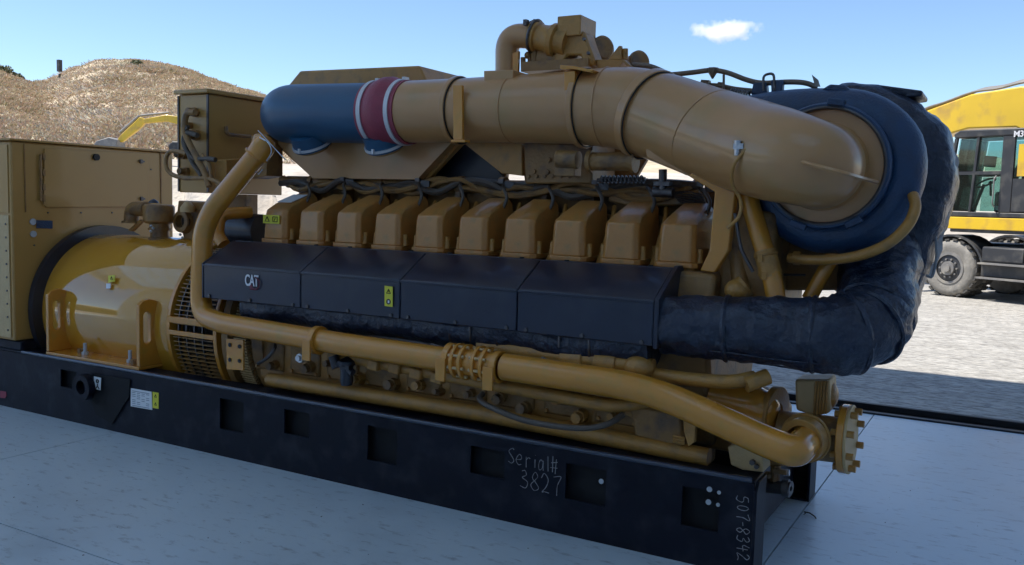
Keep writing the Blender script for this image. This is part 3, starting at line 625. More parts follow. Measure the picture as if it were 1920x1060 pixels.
# ---- coolant pipe, vertical and along the side
A = .10
pv = fillet([P(494,262,Y=.26),P(487,285,Y=.22),P(380,415,Y=A),P(376,592,Y=.04),P(420,607,Y=0),P(640,645,Y=-.02),P(840,675,Y=-.02)], [.06,.16,.13,.05,.02], 9)
gp('coolant_pipe', MB().tube(pv, .060, 26), 'yellow')
gp('pipe_cap', MB().lathe(P(487,285,Y=.22),(P(497,270,Y=.23)-P(487,285,Y=.22)),[(-.03,.068),(.035,.068),(.05,.066),(.09,.05),(.10,0)],24).torus(P(480,291,Y=.21),(P(497,270,Y=.23)-P(487,285,Y=.22)),.064,.007,24,8), 'yellow')
gp('cap_wire', MB().tube(spline([P(487,258,Y=.18),P(503,268,Y=.17),P(509,285,Y=.17),P(500,302,Y=.17)],5),.004,6).tube([P(484,245,Y=.2),P(535,300,Y=.2)],.0035,6).tube([P(492,318,Y=.2),P(485,327,Y=.2),P(480,323,Y=.2)],.004,6), 'steel')
pa, pb = P(820,671,Y=-.02), P(1215,728,Y=-.02)
gp('coolant_pipe', MB().tube(fillet([P(946,688,Y=-.02),pb,P(1440,830,Y=-.02),P(1490,849,Y=-.03),P(1520,818,Y=.24)], [.20,.08,.085], 9), [.063]*1+[.063]*100 if False else .064, 26), 'yellow')
dxx = (P(930,687,Y=-.02)-P(845,675,Y=-.02)).normalized(); s0 = P(842,674,Y=-.02)
L_ = (P(935,687,Y=-.02)-s0).length
fj = gp('pipe_coupling', MB().lathe(s0, dxx, [(0,.058),(0,.066),(L_,.066),(L_,.058)], 28), 'yellow')
for t in (.05, L_-.11):
    gp('coupling_flange', MB().ring(s0+dxx*t, dxx, .05, .086, .018, 32).ring(s0+dxx*(t+.045), dxx, .05, .086, .018, 32), 'yellow', parent=fj, bevel=.003)
    for k in range(8):
        a = 2*math.pi*k/8+.3; q = s0 + V(0,math.cos(a),math.sin(a))*.075 + dxx*(t-.012); gp('flange_bolt', MB().cyl(q, q+dxx*.088, .0075, n=6), 'tan', parent=fj)
for u, v in ((596,638),(846,672),(934,688)):
    p = P(u,v,Y=-.02); cl_ = gp('pipe_clamp', MB().ring(p-dxx*.015, dxx, .058, .076, .035, 30), 'yellow', bevel=.003)
    gp('clamp_leg', MB().prism([p+V(-.035,-.085,.01),p+V(.02,-.085,.01),p+V(.02,-.085,-.10),p+V(-.035,-.085,-.10)],(0,.012,0)), 'yellow', parent=cl_, bevel=.003)
gp('reflection_strip', MB().prism([P(378,592,Y=-.05),P(440,604,Y=-.052),P(436,612,Y=-.066),P(382,600,Y=-.064)],(0,.002,-.001)), 'white', label='pale strip painted as the sky reflection on the lower pipe bend') if False else None  # disabled strip that paints the sky reflection on the bend
# ---- inner pipe behind vertical one
gp('water_pipe', MB().tube(fillet([P(420,458,Y=.30),P(408,440,Y=.30),P(412,402,Y=.32),P(470,398,Y=.5)],.09), .038, 18), 'yellow')
gp('starter_motor', MB().cyl(P(425,425,Y=.55),P(492,432,Y=.55),.10,n=24), 'black')
# lower side pipes
gp('oil_gallery_pipe', MB().tube([P(505,712,Y=.12),P(900,775,Y=.12),P(1330,858,Y=.12)], .040, 18), 'cast')
gp('drain_manifold', MB().tube([P(510,600,Y=.16),P(860,655,Y=.10)], .012, 8), 'dsteel')
gp('air_line', MB().tube([P(900,648,Y=.08),P(1225,690,Y=.08)], .040, 18), 'cast')
for u in (1077,1140): 
    v = 648+(u-900)*.13; gp('hose_coupling', MB().tube([P(u-21,v-1,Y=.08),P(u+19,v+4,Y=.08)], .050, 18), 'cast', bevel=.003)
gp('air_line_end', MB().sph(P(1198,688,Y=.06),.052,12,sx=1.3), 'cast')
gp('side_pipe', MB().tube(spline([P(640,668,Y=.10),P(760,690,Y=.09),P(900,716,Y=.07),P(1060,746,Y=.06),P(1150,760,Y=.06),P(1215,752,Y=.12)],6), .032, 16), 'cast')
for u, v in ((702,684),(742,690),(782,700),(822,708)): gp('pipe_boss', MB().obox(P(u,v,Y=.06),.07,.05,.055,ay=.1), 'cast', bevel=.008)
gp('hose_loop', MB().tube(spline([P(905,738,Y=.02),P(900,750,Y=-.02),P(925,766,Y=-.06),P(990,790,Y=-.08),P(1080,803,Y=-.08),P(1135,797,Y=-.03),P(1168,778,Y=.05)],7), .014, 10), 'cable', label='thin grey hose hanging in a loop')
gp('sensor_cable', MB().tube(spline([P(484,682,Y=.08),P(500,672,Y=.05),P(514,655,Y=.06),P(516,645,Y=.1)],5), .010, 8), 'dsteel')
gp('drain_plug', MB().lathe(P(566,671,Y=.02),(0,-1,0),[(0,.026),(.02,.026),(.02,.016),(.035,.016),(.035,0)],8), 'steel')
po = gp('priming_pump', MB().lathe(P(650,722,Y=.06),(0,0,1),[(0,.03),(.02,.035),(.10,.035),(.11,.048),(.13,.048),(.14,.03),(.155,0)],18), 'black')
gp('pump_inlet', MB().cyl(P(625,668,Y=.05),P(632,690,Y=.05),.028,n=14).cyl(P(635,680,Y=.05),P(662,700,Y=.05),.02,n=12).obox(P(650,688,Y=.04),.06,.04,.02), 'black', parent=po)
gp('support_bracket', MB().prism(PP([(1280,775),(1305,782),(1302,830),(1290,838),(1282,810)],.02),(0,.03,0)), 'cast', bevel=.004)
gp('ribbed_block', MB().prism(PP([(1180,760),(1275,778),(1280,840),(1190,818)],.10),(0,.15,0)), 'brown', bevel=.01)
fb = MB()
for k in range(3): fb.tube(PP([(1262,818+k*5),(1284,822+k*5)],.08), .006, 6)
gp('small_ribs', fb, 'cast', kind='stuff')
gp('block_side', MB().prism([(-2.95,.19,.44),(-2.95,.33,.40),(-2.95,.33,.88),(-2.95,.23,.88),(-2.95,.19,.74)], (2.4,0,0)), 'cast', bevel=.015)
random.seed(21)
for k in range(15):    # bosses and bolts along the block
    u = 520+k*52+random.uniform(-8,8); v = 655+(u-520)*.155+random.uniform(10,40)
    p = P(u,v,Y=.16); r_ = random.uniform(.012,.028)
    gp('block_boss', MB().lathe(p,(0,-1,random.uniform(-.2,.2)),[(-.04,r_*1.3),(.02,r_*1.3),(.02,r_),(.05,r_),(.05,0)],8), random.choice(['brown','cast','brown']))
# ---- air intake duct: elbow, hump hose, duct
DY = .48
ec = P(545,213,Y=DY); er = .170
ep = [P(700,213,Y=DY), P(640,213,Y=DY), P(560,213,Y=DY)]
pth = [P(702,213,Y=DY), P(650,213,Y=DY), P(600,213,Y=DY)] + [ec + V(-math.sin(a)*.20+.07, .20*(1-math.cos(a)), 0) for a in np.linspace(.15,1.57,9)]
elb = gp('intake_elbow', MB().tube(pth, er, 44), 'elbow', smooth=60)
for u in (585,722):
    c = P(u,266,Y=DY); sa = Vector((0,.5,-.866))
    gp('outlet_stub', MB().cyl(c-sa*.06,c+sa*.03,.116,n=36), 'elbow', parent=elb)
    gp('outlet_neck', MB().cyl(c+sa*.031,c+sa*.05,.09,n=30), 'cast')
    gp('band_clamp', MB().ring(c+sa*.004,sa,.114,.124,.014,44).obox(c+V(0,-.107,-.062),.012,.014,.026), 'clamp', parent=elb)
hx0 = P(700,213,Y=DY); hx1 = P(770,211,Y=DY); dd = (hx1-hx0); Lh = dd.length
hh = gp('hump_hose', MB().lathe(hx0, dd, [(0,.168),(0,.176),(Lh*.22,.178),(Lh*.30,.186),(Lh*.42,.198),(Lh*.58,.198),(Lh*.70,.186),(Lh*.78,.178),(Lh,.176),(Lh,.168)], 56), 'hose_red', smooth=60)
for t in (.08,.80):
    gp('hose_clamp', MB().ring(hx0+dd*t, dd, .170, .183, Lh*.10, 56).obox(hx0+dd*(t+.05)+V(0,.0,.186),.02,.04,.015), 'clamp', parent=hh)
# duct path (centre, radius)
dc = [(770,210,DY,.169),(860,208,DY,.169),(960,205,DY,.172),(1060,203,DY,.178),(1130,202,DY,.190),(1185,206,DY,.200),(1250,224,.45,.206),(1330,252,.37,.205),(1400,274,.27,.203)]
pts = [P(u,v,Y=y) for u, v, y, r in dc]; rad = [r for *_, r in dc]
cc = P(1545,312,Y=.30)
end = [P(1460,291,Y=.15), P(1503,302,Y=.10), P(1535,311,Y=.14), cc+V(-.01,-.04,0), cc+V(-.01,.05,0)]
pts += end; rad += [.192,.178,.170,.175,.195]
sp = spline(pts, 7); rs = lerpl(rad, len(sp))
duct = gp('air_duct', MB().tube(sp, rs, 48), 'duct', smooth=70)
for (u, v, y, r) in ((857,208,DY,.171),(1092,203,DY,.187),(1212,213,.47,.206)):
    c = P(u,v,Y=y); ax = (P(u+20, v+(0 if u < 1200 else 8), Y=y-(0 if u < 1200 else .02))-c)
    gp('joint_band', MB().ring(c, ax, r-.02, r+.012, .045 if u > 1100 else .03, 56), 'duct', parent=duct, bevel=.004)
    gp('joint_gap', MB().torus(c+ax.normalized()*(.047 if u > 1100 else .032), ax, r+.003, .004, 56, 6), 'ink', parent=duct)
gp('strap_bracket', MB().prism(PP([(849,160),(866,160),(867,262),(850,262)],DY-.19),(0,.02,0)).prism(PP([(845,262),(872,262),(872,267),(845,267)],DY-.2),(0,.05,0)), 'yellow', parent=duct, bevel=.002)
gp('strap_bracket', MB().prism(PP([(1057,135),(1078,133),(1076,180),(1058,182)],DY-.17),(0,.02,0)).prism(PP([(1050,122),(1076,124),(1112,131),(1108,136),(1076,130),(1050,130)],DY-.18),(0,.12,0)), 'yellow', parent=duct, bevel=.002)
rib = [P(u,v,Y=y) for u, v, y in ((1472,296,-.03),(1530,311,-.085),(1590,327,-.055),(1644,342,.25))]
gp('weld_rib', MB().tube(spline(rib,6), .009, 6), 'duct', parent=duct)
for (u, v, y, r) in ((965,205,DY,.1735),(1140,202,DY,.1925),(1330,252,.37,.206)):
    c = P(u,v,Y=y); ax = (P(u+20, v+(0 if u < 1200 else 13), Y=y-(0 if u < 1200 else .03))-c); gp('weld_bead', MB().torus(c, ax, r, .0035, 56, 6), 'duct', parent=duct)
# sensor on the duct
sn = gp('sensor', MB().cyl(P(1384,264,Y=.0),P(1382,292,Y=.0),.018,.013,n=12).obox(P(1386,275,Y=.0),.04,.03,.022), 'steel')
gp('sensor_lead', MB().tube(spline([P(1402,254,Y=.02),P(1420,251,Y=-.01),P(1427,262,Y=-.02),P(1421,276,Y=-.01),P(1405,276,Y=-.01),P(1392,288,Y=-.01),P(1375,312,Y=.0),P(1373,345,Y=.04),P(1388,375,Y=.08),P(1386,405,Y=.08),P(1364,428,Y=.08)],6), .0075, 8), 'cast', parent=sn)
# ---- rear hood
hd = gp('aftercooler_hood', MB().prism(PP([(505,262),(540,160),(562,133),(786,123),(850,262),(782,338),(586,336)],.74),(0,.62,0)), 'cast', bevel=.012)
gp('hood_plate', MB().prism(PP([(512,262),(852,262),(782,337),(586,335)],.60),(0,.135,0)), 'duct', parent=hd, bevel=.002)
gp('valley_panel', MB().prism(PP([(850,250),(1212,240),(1212,300),(1185,346),(985,347),(982,322),(950,322),(948,345),(850,345)],.98),(0,.03,0)), 'brown')
gp('dark_panel', MB().prism(PP([(850,268),(905,268),(950,348),(780,348)],.80),(0,.04,0)), 'black')
gp('duct_support', MB().prism(PP([(866,266),(978,270),(979,330),(940,325)],.60),(0,.03,0)), 'cast', bevel=.003)
gp('duct_support', MB().prism(PP([(852,262),(866,266),(800,340),(785,338)],.66),(0,.04,0)), 'cast', bevel=.003)
tb_ = gp('throttle_housing', MB().prism(PP([(982,268),(1110,268),(1110,345),(984,345)],.58),(0,.30,0)), 'brown', bevel=.01)
th_ = MB()
for k in range(7): th_.bolt(P(992+k*15,331,Y=.58),(0,-1,0),.010,.012)
for u, v in ((1002,322),(1027,323),(1030,300)): th_.bolt(P(u,v,Y=.58),(0,-1,0),.013,.012)
gp('housing_bolts', th_, 'brown', parent=tb_, kind='stuff')
gp('actuator', MB().cyl(P(1045,298,Y=.42),P(1085,300,Y=.42),.045,n=18).obox(P(1065,318,Y=.45),.11,.08,.07), 'brown', bevel=.004)
gp('actuator_cylinder', MB().cyl(P(1108,303,Y=.45),P(1190,303,Y=.45),.045,n=22).cyl(P(1104,303,Y=.45),P(1112,303,Y=.45),.055,n=22).cyl(P(1184,303,Y=.45),P(1192,303,Y=.45),.055,n=22), 'brown')
ts = MB()
for k in range(11): ts.torus(P(1130+k*7.4,337,Y=.5),(1,0,.25),.018,.005,12,6)
gp('coil_spring', ts, 'dsteel', kind='stuff')
gp('rod', MB().cyl(P(1120,338,Y=.5),P(1210,336,Y=.5),.010,n=8), 'dsteel')
gp('link_post', MB().cyl(P(1243,318,Y=.5),P(1243,362,Y=.5),.020,n=12).cyl(P(1225,360,Y=.5),P(1262,362,Y=.5),.024,n=12).obox(P(1243,345,Y=.5),.08,.05,.02), 'dsteel')
gp('valve_block', MB().prism(PP([(1140,350),(1205,345),(1290,352),(1300,385),(1180,388),(1140,378)],.62),(0,.14,0)), 'brown', bevel=.01)
lb = MB()
for k in range(6): lb.tube(spline(PP([(1258+k*3,362+k*3),(1290,360+k*5),(1318+k*2,366+k*5)],.6),4), .006, 6)
gp('signal_wires', lb, 'dsteel', kind='stuff')
# ---- top: crossover pipe, gas valve, actuator box
TY = .62
pd_ = gp('duct_pad', MB().prism(PP([(907,133),(962,131),(962,156),(907,158)],DY-.10),(0,.22,0)), 'duct', bevel=.004)
cr_ = gp('crossover_pipe', MB().tube(fillet([P(951,150,Y=TY),P(951,66,Y=TY),P(1012,70,Y=TY)],.17,12), [.064]*15, 26), 'duct')
gp('pipe_gusset', MB().prism(PP([(961,150),(961,100),(972,96),(970,150)],TY-.05),(0,.02,0)), 'yellow', parent=cr_)
ax = (P(1040,76,Y=TY)-P(1000,68,Y=TY)).normalized()
o1 = P(998,68,Y=TY)
vv_ = gp('gas_valve', MB().lathe(o1, ax, [(0,.066),(0,.080),(.02,.083),(.04,.080),(.045,.068),(.09,.070),(.12,.080),(.13,.088),(.155,.088),(.16,.07),(.22,.07),(.22,0)], 36), 'cast', smooth=35)
gp('valve_lever', MB().obox(P(994,43,Y=TY-.03),.07,.015,.012,ay=-.3).cyl(P(997,46,Y=TY-.03),P(1003,38,Y=TY-.03),.010,n=8).cyl(P(1006,44,Y=TY-.03),P(1008,38,Y=TY-.03),.013,n=8), 'dsteel', parent=vv_)
gp('valve_yoke', MB().prism(PP([(1040,60),(1062,44),(1096,60),(1104,84),(1114,110),(1112,124),(1094,124),(1088,104),(1064,104),(1052,122),(1038,120)],TY-.03),(0,.12,0)), 'cast', parent=vv_, bevel=.012)
gp('valve_body', MB().cyl(P(1018,112,Y=TY+.05),P(1070,116,Y=TY+.05),.075,n=26).box(P(985,130,Y=TY).x,P(1110,130,Y=TY).x,TY-.05,TY+.15,P(985,130,Y=TY).z-.02,P(985,130,Y=TY).z+.03), 'brown', parent=vv_)
gp('valve_studs', MB().cyl(P(981,128,Y=TY),P(981,108,Y=TY),.014,n=8).cyl(P(992,130,Y=TY),P(993,100,Y=TY),.010,n=8).cyl(P(1002,130,Y=TY),P(1002,96,Y=TY),.018,n=8).sph(P(990,104,Y=TY),.02,6), 'brown', parent=vv_)
bz = MB()
for u, v in ((1050,66),(1064,56),(1082,60),(1096,74),(1104,100),(1048,84)): bz.bolt(P(u,v,Y=TY-.03),(0,-1,0),.009,.012)
gp('valve_bolts', bz, 'dsteel', parent=vv_, kind='stuff')
gp('v_clamp', MB().torus(o1+ax*.02, ax, .084, .008, 32, 6).obox(o1+ax*.02+V(-.02,-.07,.06),.02,.03,.03), 'dsteel', parent=vv_)
p0, p1 = P(1045,31,Y=TY-.05), P(1088,66,Y=TY-.05)
gp('actuator_box', MB().box(p0.x,p1.x,TY-.05,TY+.14,p1.z,p0.z), 'cast', bevel=.005)
for u, v, r_, y in ((1128,92,.066,.80),(1196,118,.060,.80)):
    c = P(u,v,Y=y); gp('end_disc', MB().lathe(c,(.8,-.5,.1),[(-.08,r_*.8),(-.01,r_*.85),(0,r_),(.02,r_),(.03,r_*.8),(.025,0)],30), 'brown')
gp('top_bracket', MB().prism(PP([(1118,112),(1168,112),(1160,128),(1120,128)],TY),(0,.10,0)).prism(PP([(1140,112),(1160,86),(1165,86),(1165,112)],TY),(0,.02,0)), 'cast', bevel=.003)
gp('top_bracket', MB().prism(PP([(1164,112),(1170,112),(1188,130),(1180,130),(1168,116),(1158,130),(1150,130)],TY-.06),(0,.06,0)), 'cast', bevel=.002)
gp('bracket_post', MB().cyl(P(1172,112,Y=TY+.03),P(1172,92,Y=TY+.03),.016,n=10), 'cast')
gp('fuel_line', MB().tube(spline([P(u,v,Y=.62) for u, v in ((1185,122),(1220,125),(1255,140),(1290,155),(1322,160),(1350,162),(1380,168),(1420,172))],5), .013, 10), 'line')
gp('fuel_line', MB().tube(spline([P(u,v,Y=.55) for u, v in ((1226,140),(1260,140),(1300,136),(1335,132),(1365,137),(1400,150),(1430,156),(1480,154),(1510,156),(1532,164))],5), .012, 10), 'line')
gp('line_clamp', MB().lathe(P(1336,148,Y=.55),(0,0,1),[(0,.004),(.035,.026),(.05,.026),(.05,0)],6).obox(P(1336,131,Y=.55),.05,.03,.012), 'line')
gp('union_nut', MB().tube([P(1315,160,Y=.6),P(1330,161,Y=.6)], .028, 6).tube([P(1346,162,Y=.6),P(1356,163,Y=.6)], .022, 6), 'line')
gp('sensor_bracket', MB().prism(PP([(1340,166),(1375,168),(1372,180),(1345,180)],.5),(0,.05,0)).cyl(P(1357,170,Y=.5),P(1357,140,Y=.5),.006,n=6), 'line')
fc = MB()
for k in range(7): fc.torus(P(1372+k*5,178+k*.8,Y=.5),(1,0,-.1),.026,.0055,14,6)
gp('flexible_conduit', fc, 'dsteel', kind='stuff')
gp('lifting_bail', MB().tube(fillet(PP([(1432,170),(1431,141),(1451,137),(1452,170)],.5),.02,4), .006, 8), 'dsteel')
gp('turbo_bracket', MB().prism(PP([(1412,156),(1436,154),(1438,176),(1408,178)],.52),(0,.05,0)).prism(PP([(1445,150),(1468,150),(1466,176),(1446,176)],.5),(0,.04,0)), 'turbo', bevel=.004)
gp('small_flag', MB().prism(PP([(1522,140),(1534,150),(1538,163),(1528,162)],.5),(0,.006,0)), 'exc_grey')
# ---- turbocharger
tc = cc + V(0, .10, 0)
def volute():
    mb = MB(); n = 26; pts, rs = [], []
    for i in range(46):
        t = i/45; a = math.radians(90 - 350*t)         # start at the top outlet, go clockwise
        rt = .105 - .035*t; R = lerpl([.335,.38,.385,.365,.35,.33],46)[i] - rt
        pts.append(tc + V(math.cos(a)*R*1.0, .04, math.sin(a)*R*.98)); rs.append(rt)
    return mb.tube(pts, rs, n)
vo = gp('turbo_volute', volute(), 'turbo', smooth=70)
oz = tc.z + .36*.98
gp('volute_outlet', MB().tube(spline([tc+V(.02,.04,.228), tc+V(-.15,.05,.235), tc+V(-.32,.08,.225), tc+V(-.46,.10,.20)],6), .105, 26), 'turbo', parent=vo, smooth=70)
gp('back_plate', MB().lathe(tc+V(0,.06,0),(0,-1,0),[(-.05,.3),(.0,.30),(.05,.245),(.05,0)],56), 'turbo', parent=vo)
gp('inlet_ring', MB().lathe(cc+V(0,.0,0),(0,-1,0),[(-.12,.262),(0,.262),(.012,.255),(.012,.238),(-.05,.236)],64), 'turbo', parent=vo, smooth=30)
gp('inlet_flange', MB().lathe(cc+V(0,.02,0),(0,-1,0),[(0,.15),(.0,.235),(.014,.235),(.014,.15)],64), 'duct', parent=vo)
gp('vband_clamp', MB().torus(cc+V(0,-.008,0),(0,1,0),.240,.008,64,8), 'dsteel', parent=vo)
for a in (82, 250, 300): gp('clamp_lug', MB().obox(cc+V(math.cos(math.radians(a))*.262,-.01,math.sin(math.radians(a))*.262),.07,.03,.028,ay=-math.radians(a)+1.57), 'turbo', parent=vo, bevel=.004)
gp('volute_lug', MB().prism(PP([(1700,292),(1712,290),(1731,300),(1731,328),(1718,345),(1700,338)],.40),(0,.08,0)), 'turbo', parent=vo, bevel=.01)
gp('volute_lug', MB().prism(PP([(1540,168),(1556,158),(1585,160),(1598,172)],.40),(0,.08,0)), 'turbo', parent=vo, bevel=.006)
# ---- insulation blankets
bp_ = [P(1245,608,Y=.13),P(1320,614,Y=.14),P(1400,618,Y=.16),P(1480,624,Y=.18),P(1560,628,Y=.20),P(1612,618,Y=.27),P(1640,585,Y=.40),P(1648,530,Y=.58),P(1650,470,Y=.72),P(1648,400,Y=.82)]
br_ = [.128,.130,.138,.150,.160,.162,.160,.165,.175,.19]
bs_ = spline(bp_, 9); brs = lerpl(br_, len(bs_))
brs = [r*(1+.025*math.sin(i*1.9)*(1 if 30 < i < 60 else .4)) for i, r in enumerate(brs)]
eb = gp('exhaust_elbow_blanket', MB().tube(bs_, brs, 56, wob=.10), 'blanket', smooth=70)
sm = MB()
for i in (14, 32, 41, 47, 52):
    t = (bs_[i+1]-bs_[i-1]).normalized(); gp('blanket_seam', MB().torus(bs_[i], t, brs[i]*.992, .012, 48, 6), 'blanket', parent=eb)
sm = MB()
for k in range(7):
    a = math.radians(200+k*20); 
    q = [bs_[i] + (V(0,-math.cos(a),math.sin(a)))*brs[i]*1.03 for i in range(0+k*2, 28+k*2, 4)]
    if k % 3 == 0: gp('blanket_seam', MB().tube(spline(q,3), .004, 5), 'blanket', parent=eb)
# turbine housing blanket : big disc shaped bundle
outl = [(1445,182),(1500,168),(1548,158),(1600,152),(1660,163),(1705,178),(1745,208),(1772,240),(1790,290),(1795,330),(1782,385),(1768,430),(1752,470),(1738,520),(1712,575),(1690,612),(1655,640),(1600,600),(1560,540),(1500,500),(1450,450),(1440,300)]
YB = .78
ring0 = PP(outl, YB); cen = sum(ring0, Vector())/len(ring0)
rs0 = []
for i in range(len(ring0)):
    a, b, c, d = ring0[i-1], ring0[i], ring0[(i+1) % len(ring0)], ring0[(i+2) % len(ring0)]
    for k in range(5):
        t = k/5; rs0.append(.5*((2*b)+(c-a)*t+(2*a-5*b+4*c-d)*t*t+(3*b-a-3*c+d)*t**3))
mb = MB(); prof = [(-.13,.02),(-.13,.5),(-.12,.80),(-.08,.93),(-.02,.985),(.08,1.0),(.2,.99),(.30,.93),(.34,.8),(.35,.02)]
for dy, s_ in prof:
    for q in rs0:
        p = cen + (q-cen)*s_ + V(0,dy,0)
        k_ = .018 if s_ > .6 else 0
        d_ = (q-cen).normalized(); p = p + d_*k_*(noise.noise(p*8)+.6*noise.noise(p*20)) + V(0,-1,0)*.012*noise.noise(p*11)*(1 if s_ > .1 else 0)
        mb.v.append(tuple(p))
n = len(rs0)
mb.f = [(i*n+k, i*n+(k+1) % n, (i+1)*n+(k+1) % n, (i+1)*n+k) for i in range(len(prof)-1) for k in range(n)]
tb = gp('turbine_blanket', mb, 'blanket', smooth=70)
hm = MB()
hp = PP([(1778,262),(1789,300),(1790,345),(1778,392),(1766,430),(1757,470),(1740,520)], YB+.05)
hp2 = spline(hp, 5)
vs = []
for i, q in enumerate(hp2):
    j = .012*noise.noise(q*25); w2 = .012+.010*noise.noise(q*12)
    vs += [q+V(j,-.03,0), q+V(w2+j,.0,.006), q+V(w2*.6+j,.03,0)]
hm.add(vs, [(i*3+a, i*3+a+1, (i+1)*3+a+1, (i+1)*3+a) for i in range(len(hp2)-1) for a in (0,1)] + [(i*3, (i+1)*3, (i+1)*3+2, i*3+2) for i in range(len(hp2)-1)])
gp('blanket_hem', hm, 'hem', parent=tb, label='frayed edge of the turbine blanket, painted pale where it catches light')
gp('blanket_flap', MB().prism(PP([(1640,158),(1700,166),(1730,170),(1730,180),(1700,184),(1650,172)],YB-.02),(0,.25,.0)), 'blanket', parent=tb, bevel=.008)
gp('hanging_strap', MB().tube(spline(PP([(1754,440),(1756,480),(1748,518),(1736,516)],YB-.03),4), .006, 6), 'hem', parent=tb)
# ---- front end: plates, pipes
gp('front_plate', MB().prism(PP([(1290,330),(1300,322),(1372,345),(1380,352),(1366,470),(1340,512),(1312,508),(1330,470),(1340,360)],.26),(0,.05,0)), 'yellow', bevel=.006)
gp('duct_brace', MB().prism(PP([(1210,280),(1228,276),(1380,348),(1378,365),(1340,352),(1212,296)],.30),(0,.05,0)), 'duct', bevel=.006)
gp('front_housing', MB().prism(PP([(1440,405),(1560,420),(1580,470),(1575,545),(1440,545)],.62),(0,.20,0)), 'brown', bevel=.012)
hb = MB()
for u, v in ((1520,460),(1534,470),(1490,482),(1490,490)): hb.bolt(P(u,v,Y=.62),(0,-1,0),.012,.014)
gp('housing_bolts', hb, 'dsteel', kind='stuff')
gp('breather_pipe', MB().tube(spline([P(1398,352,Y=.36),P(1412,400,Y=.34),P(1424,440,Y=.32),P(1444,505,Y=.30),P(1455,560,Y=.28)],5), .042, 20), 'yellow')
for u, v in ((1436,478),(1444,512)): gp('hose_clamp', MB().torus(P(u,v,Y=.31),(.25,0,-1),.045,.008,24,8).obox(P(u-10,v+6,Y=.26),.02,.02,.03), 'cast')
gp('hose_sleeve', MB().tube([P(1434,470,Y=.31),P(1446,520,Y=.30)], .048, 20), 'cast')
gp('dark_pipe', MB().tube(spline([P(1385,365,Y=.40),P(1378,430,Y=.38),P(1384,500,Y=.36),P(1392,545,Y=.34)],5), .038, 16), 'brown')
gp('pipe_stub', MB().sph(P(1382,545,Y=.28),.055,14,sz=.9).cyl(P(1375,552,Y=.28),P(1398,535,Y=.30),.05,n=20), 'cast')
gp('diagonal_pipe', MB().tube([P(1516,562,Y=.42),P(1574,458,Y=.46)], .032, 16).tube([P(1566,452,Y=.46),P(1582,450,Y=.5)], .018, 8), 'yellow')
gp('vent_hose', MB().tube(spline([P(u,v,Y=y) for u, v, y in ((1480,484,.40),(1530,488,.36),(1600,482,.30),(1660,460,.28),(1700,425,.28),(1716,390,.30),(1712,366,.34))],6), .022, 14), 'cast')
gp('hose_fitting', MB().bolt(P(1488,484,Y=.40),(1,-.1,0),.03,.03), 'cast')
lb = MB()
for k in range(6): lb.torus(P(1462+k*5,418+k*3,Y=.5),(1,0,.4),.05,.006,20,5)
gp('wire_bundle', lb, 'dsteel', kind='stuff')
gp('guard_frame', MB().tube(PP([(1418,366),(1436,386)],.9), .010, 6).tube(PP([(1424,418),(1446,418)],.9), .014, 6).tube(PP([(1447,428),(1434,456),(1456,460),(1447,428)],.9), .008, 6), 'dsteel')
gp('thin_rod', MB().tube(spline(PP([(1378,400),(1388,460),(1396,480),(1412,510)],.25),4), .008, 6), 'dsteel'); gp('thin_rod', MB().tube(PP([(1460,515),(1510,516)],.55), .006, 6), 'dsteel')
# ---- lower front: water pump group
gp('cross_pipe', MB().tube(spline([P(1228,702,Y=.10),P(1300,712,Y=.08),P(1370,716,Y=.08),P(1416,708,Y=.12)],5), .030, 16), 'cast')
gp('pipe_end', MB().cyl(P(1398,722,Y=.08),P(1440,706,Y=.14),.034,n=16), 'cast')
wp = gp('water_pump', MB().lathe(P(1330,748,Y=.34),(1,-.05,-.1),[(0,.05),(.02,.10),(.22,.105),(.28,.09),(.31,.05),(.31,0)],30), 'yellow', smooth=40)
gp('pump_flange', MB().ring(P(1446,775,Y=.36),(1,-.2,-.05),.05,.125,.03,36), 'cast', parent=wp, bevel=.004)
gp('pump_volute', MB().torus(P(1420,790,Y=.42),(1,-.15,0),.10,.065,36,14), 'brown', parent=wp)
gp('thermostat_body', MB().prism(PP([(1490,712),(1556,712),(1556,775),(1530,781),(1492,770)],.34),(0,.16,0)), 'tan', bevel=.012)
rb = MB()
for k in range(5): rb.tube(PP([(1530+k*5.5,714),(1526+k*5.5,776)],.335), .005, 6)
gp('casting_ribs', rb, 'cast', kind='stuff')
gp('thermostat_dome', MB().sph(P(1556,742,Y=.42),.06,12,sx=.6), 'cast')
tee = gp('outlet_tee', MB().cyl(P(1462,812,Y=.36),P(1580,826,Y=.36),.098,n=36), 'brown', smooth=40)
gp('tee_ring', MB().ring(P(1512,822,Y=.20),(-.15,-1,0),.062,.092,.07,32).ring(P(1512,820,Y=.24),(-.15,-1,0),.06,.105,.02,32), 'cast', parent=tee, bevel=.004)
fc_ = P(1578,822,Y=.36); fax = Vector((1,-.03,.02)).normalized()
of = gp('outlet_flange', MB().disc(fc_, fax, .146, .030, 44), 'yellow', bevel=.004)
gp('blanking_plate', MB().disc(fc_+fax*.030, fax, .146, .012, 44), 'tan', parent=of, bevel=.003)
e1 = Vector((0,0,1)); e1 = (e1-fax*e1.dot(fax)).normalized(); e2 = fax.cross(e1)
for k in range(8):
    a = 2*math.pi*(k+.5)/8; q = fc_ + (e1*math.cos(a)+e2*math.sin(a))*.122
    gp('flange_bolt', MB().lathe(q-fax*.022, fax, [(0,0),(0,.015),(.02,.015),(.02,.008),(.062,.008),(.062,.015),(.092,.015),(.092,0)], 6), 'cast', parent=of)
gp('front_mount', MB().prism(PP([(1364,838),(1392,830),(1428,838),(1432,886),(1392,882),(1370,872)],.10),(0,.12,0)), 'tan', bevel=.006)
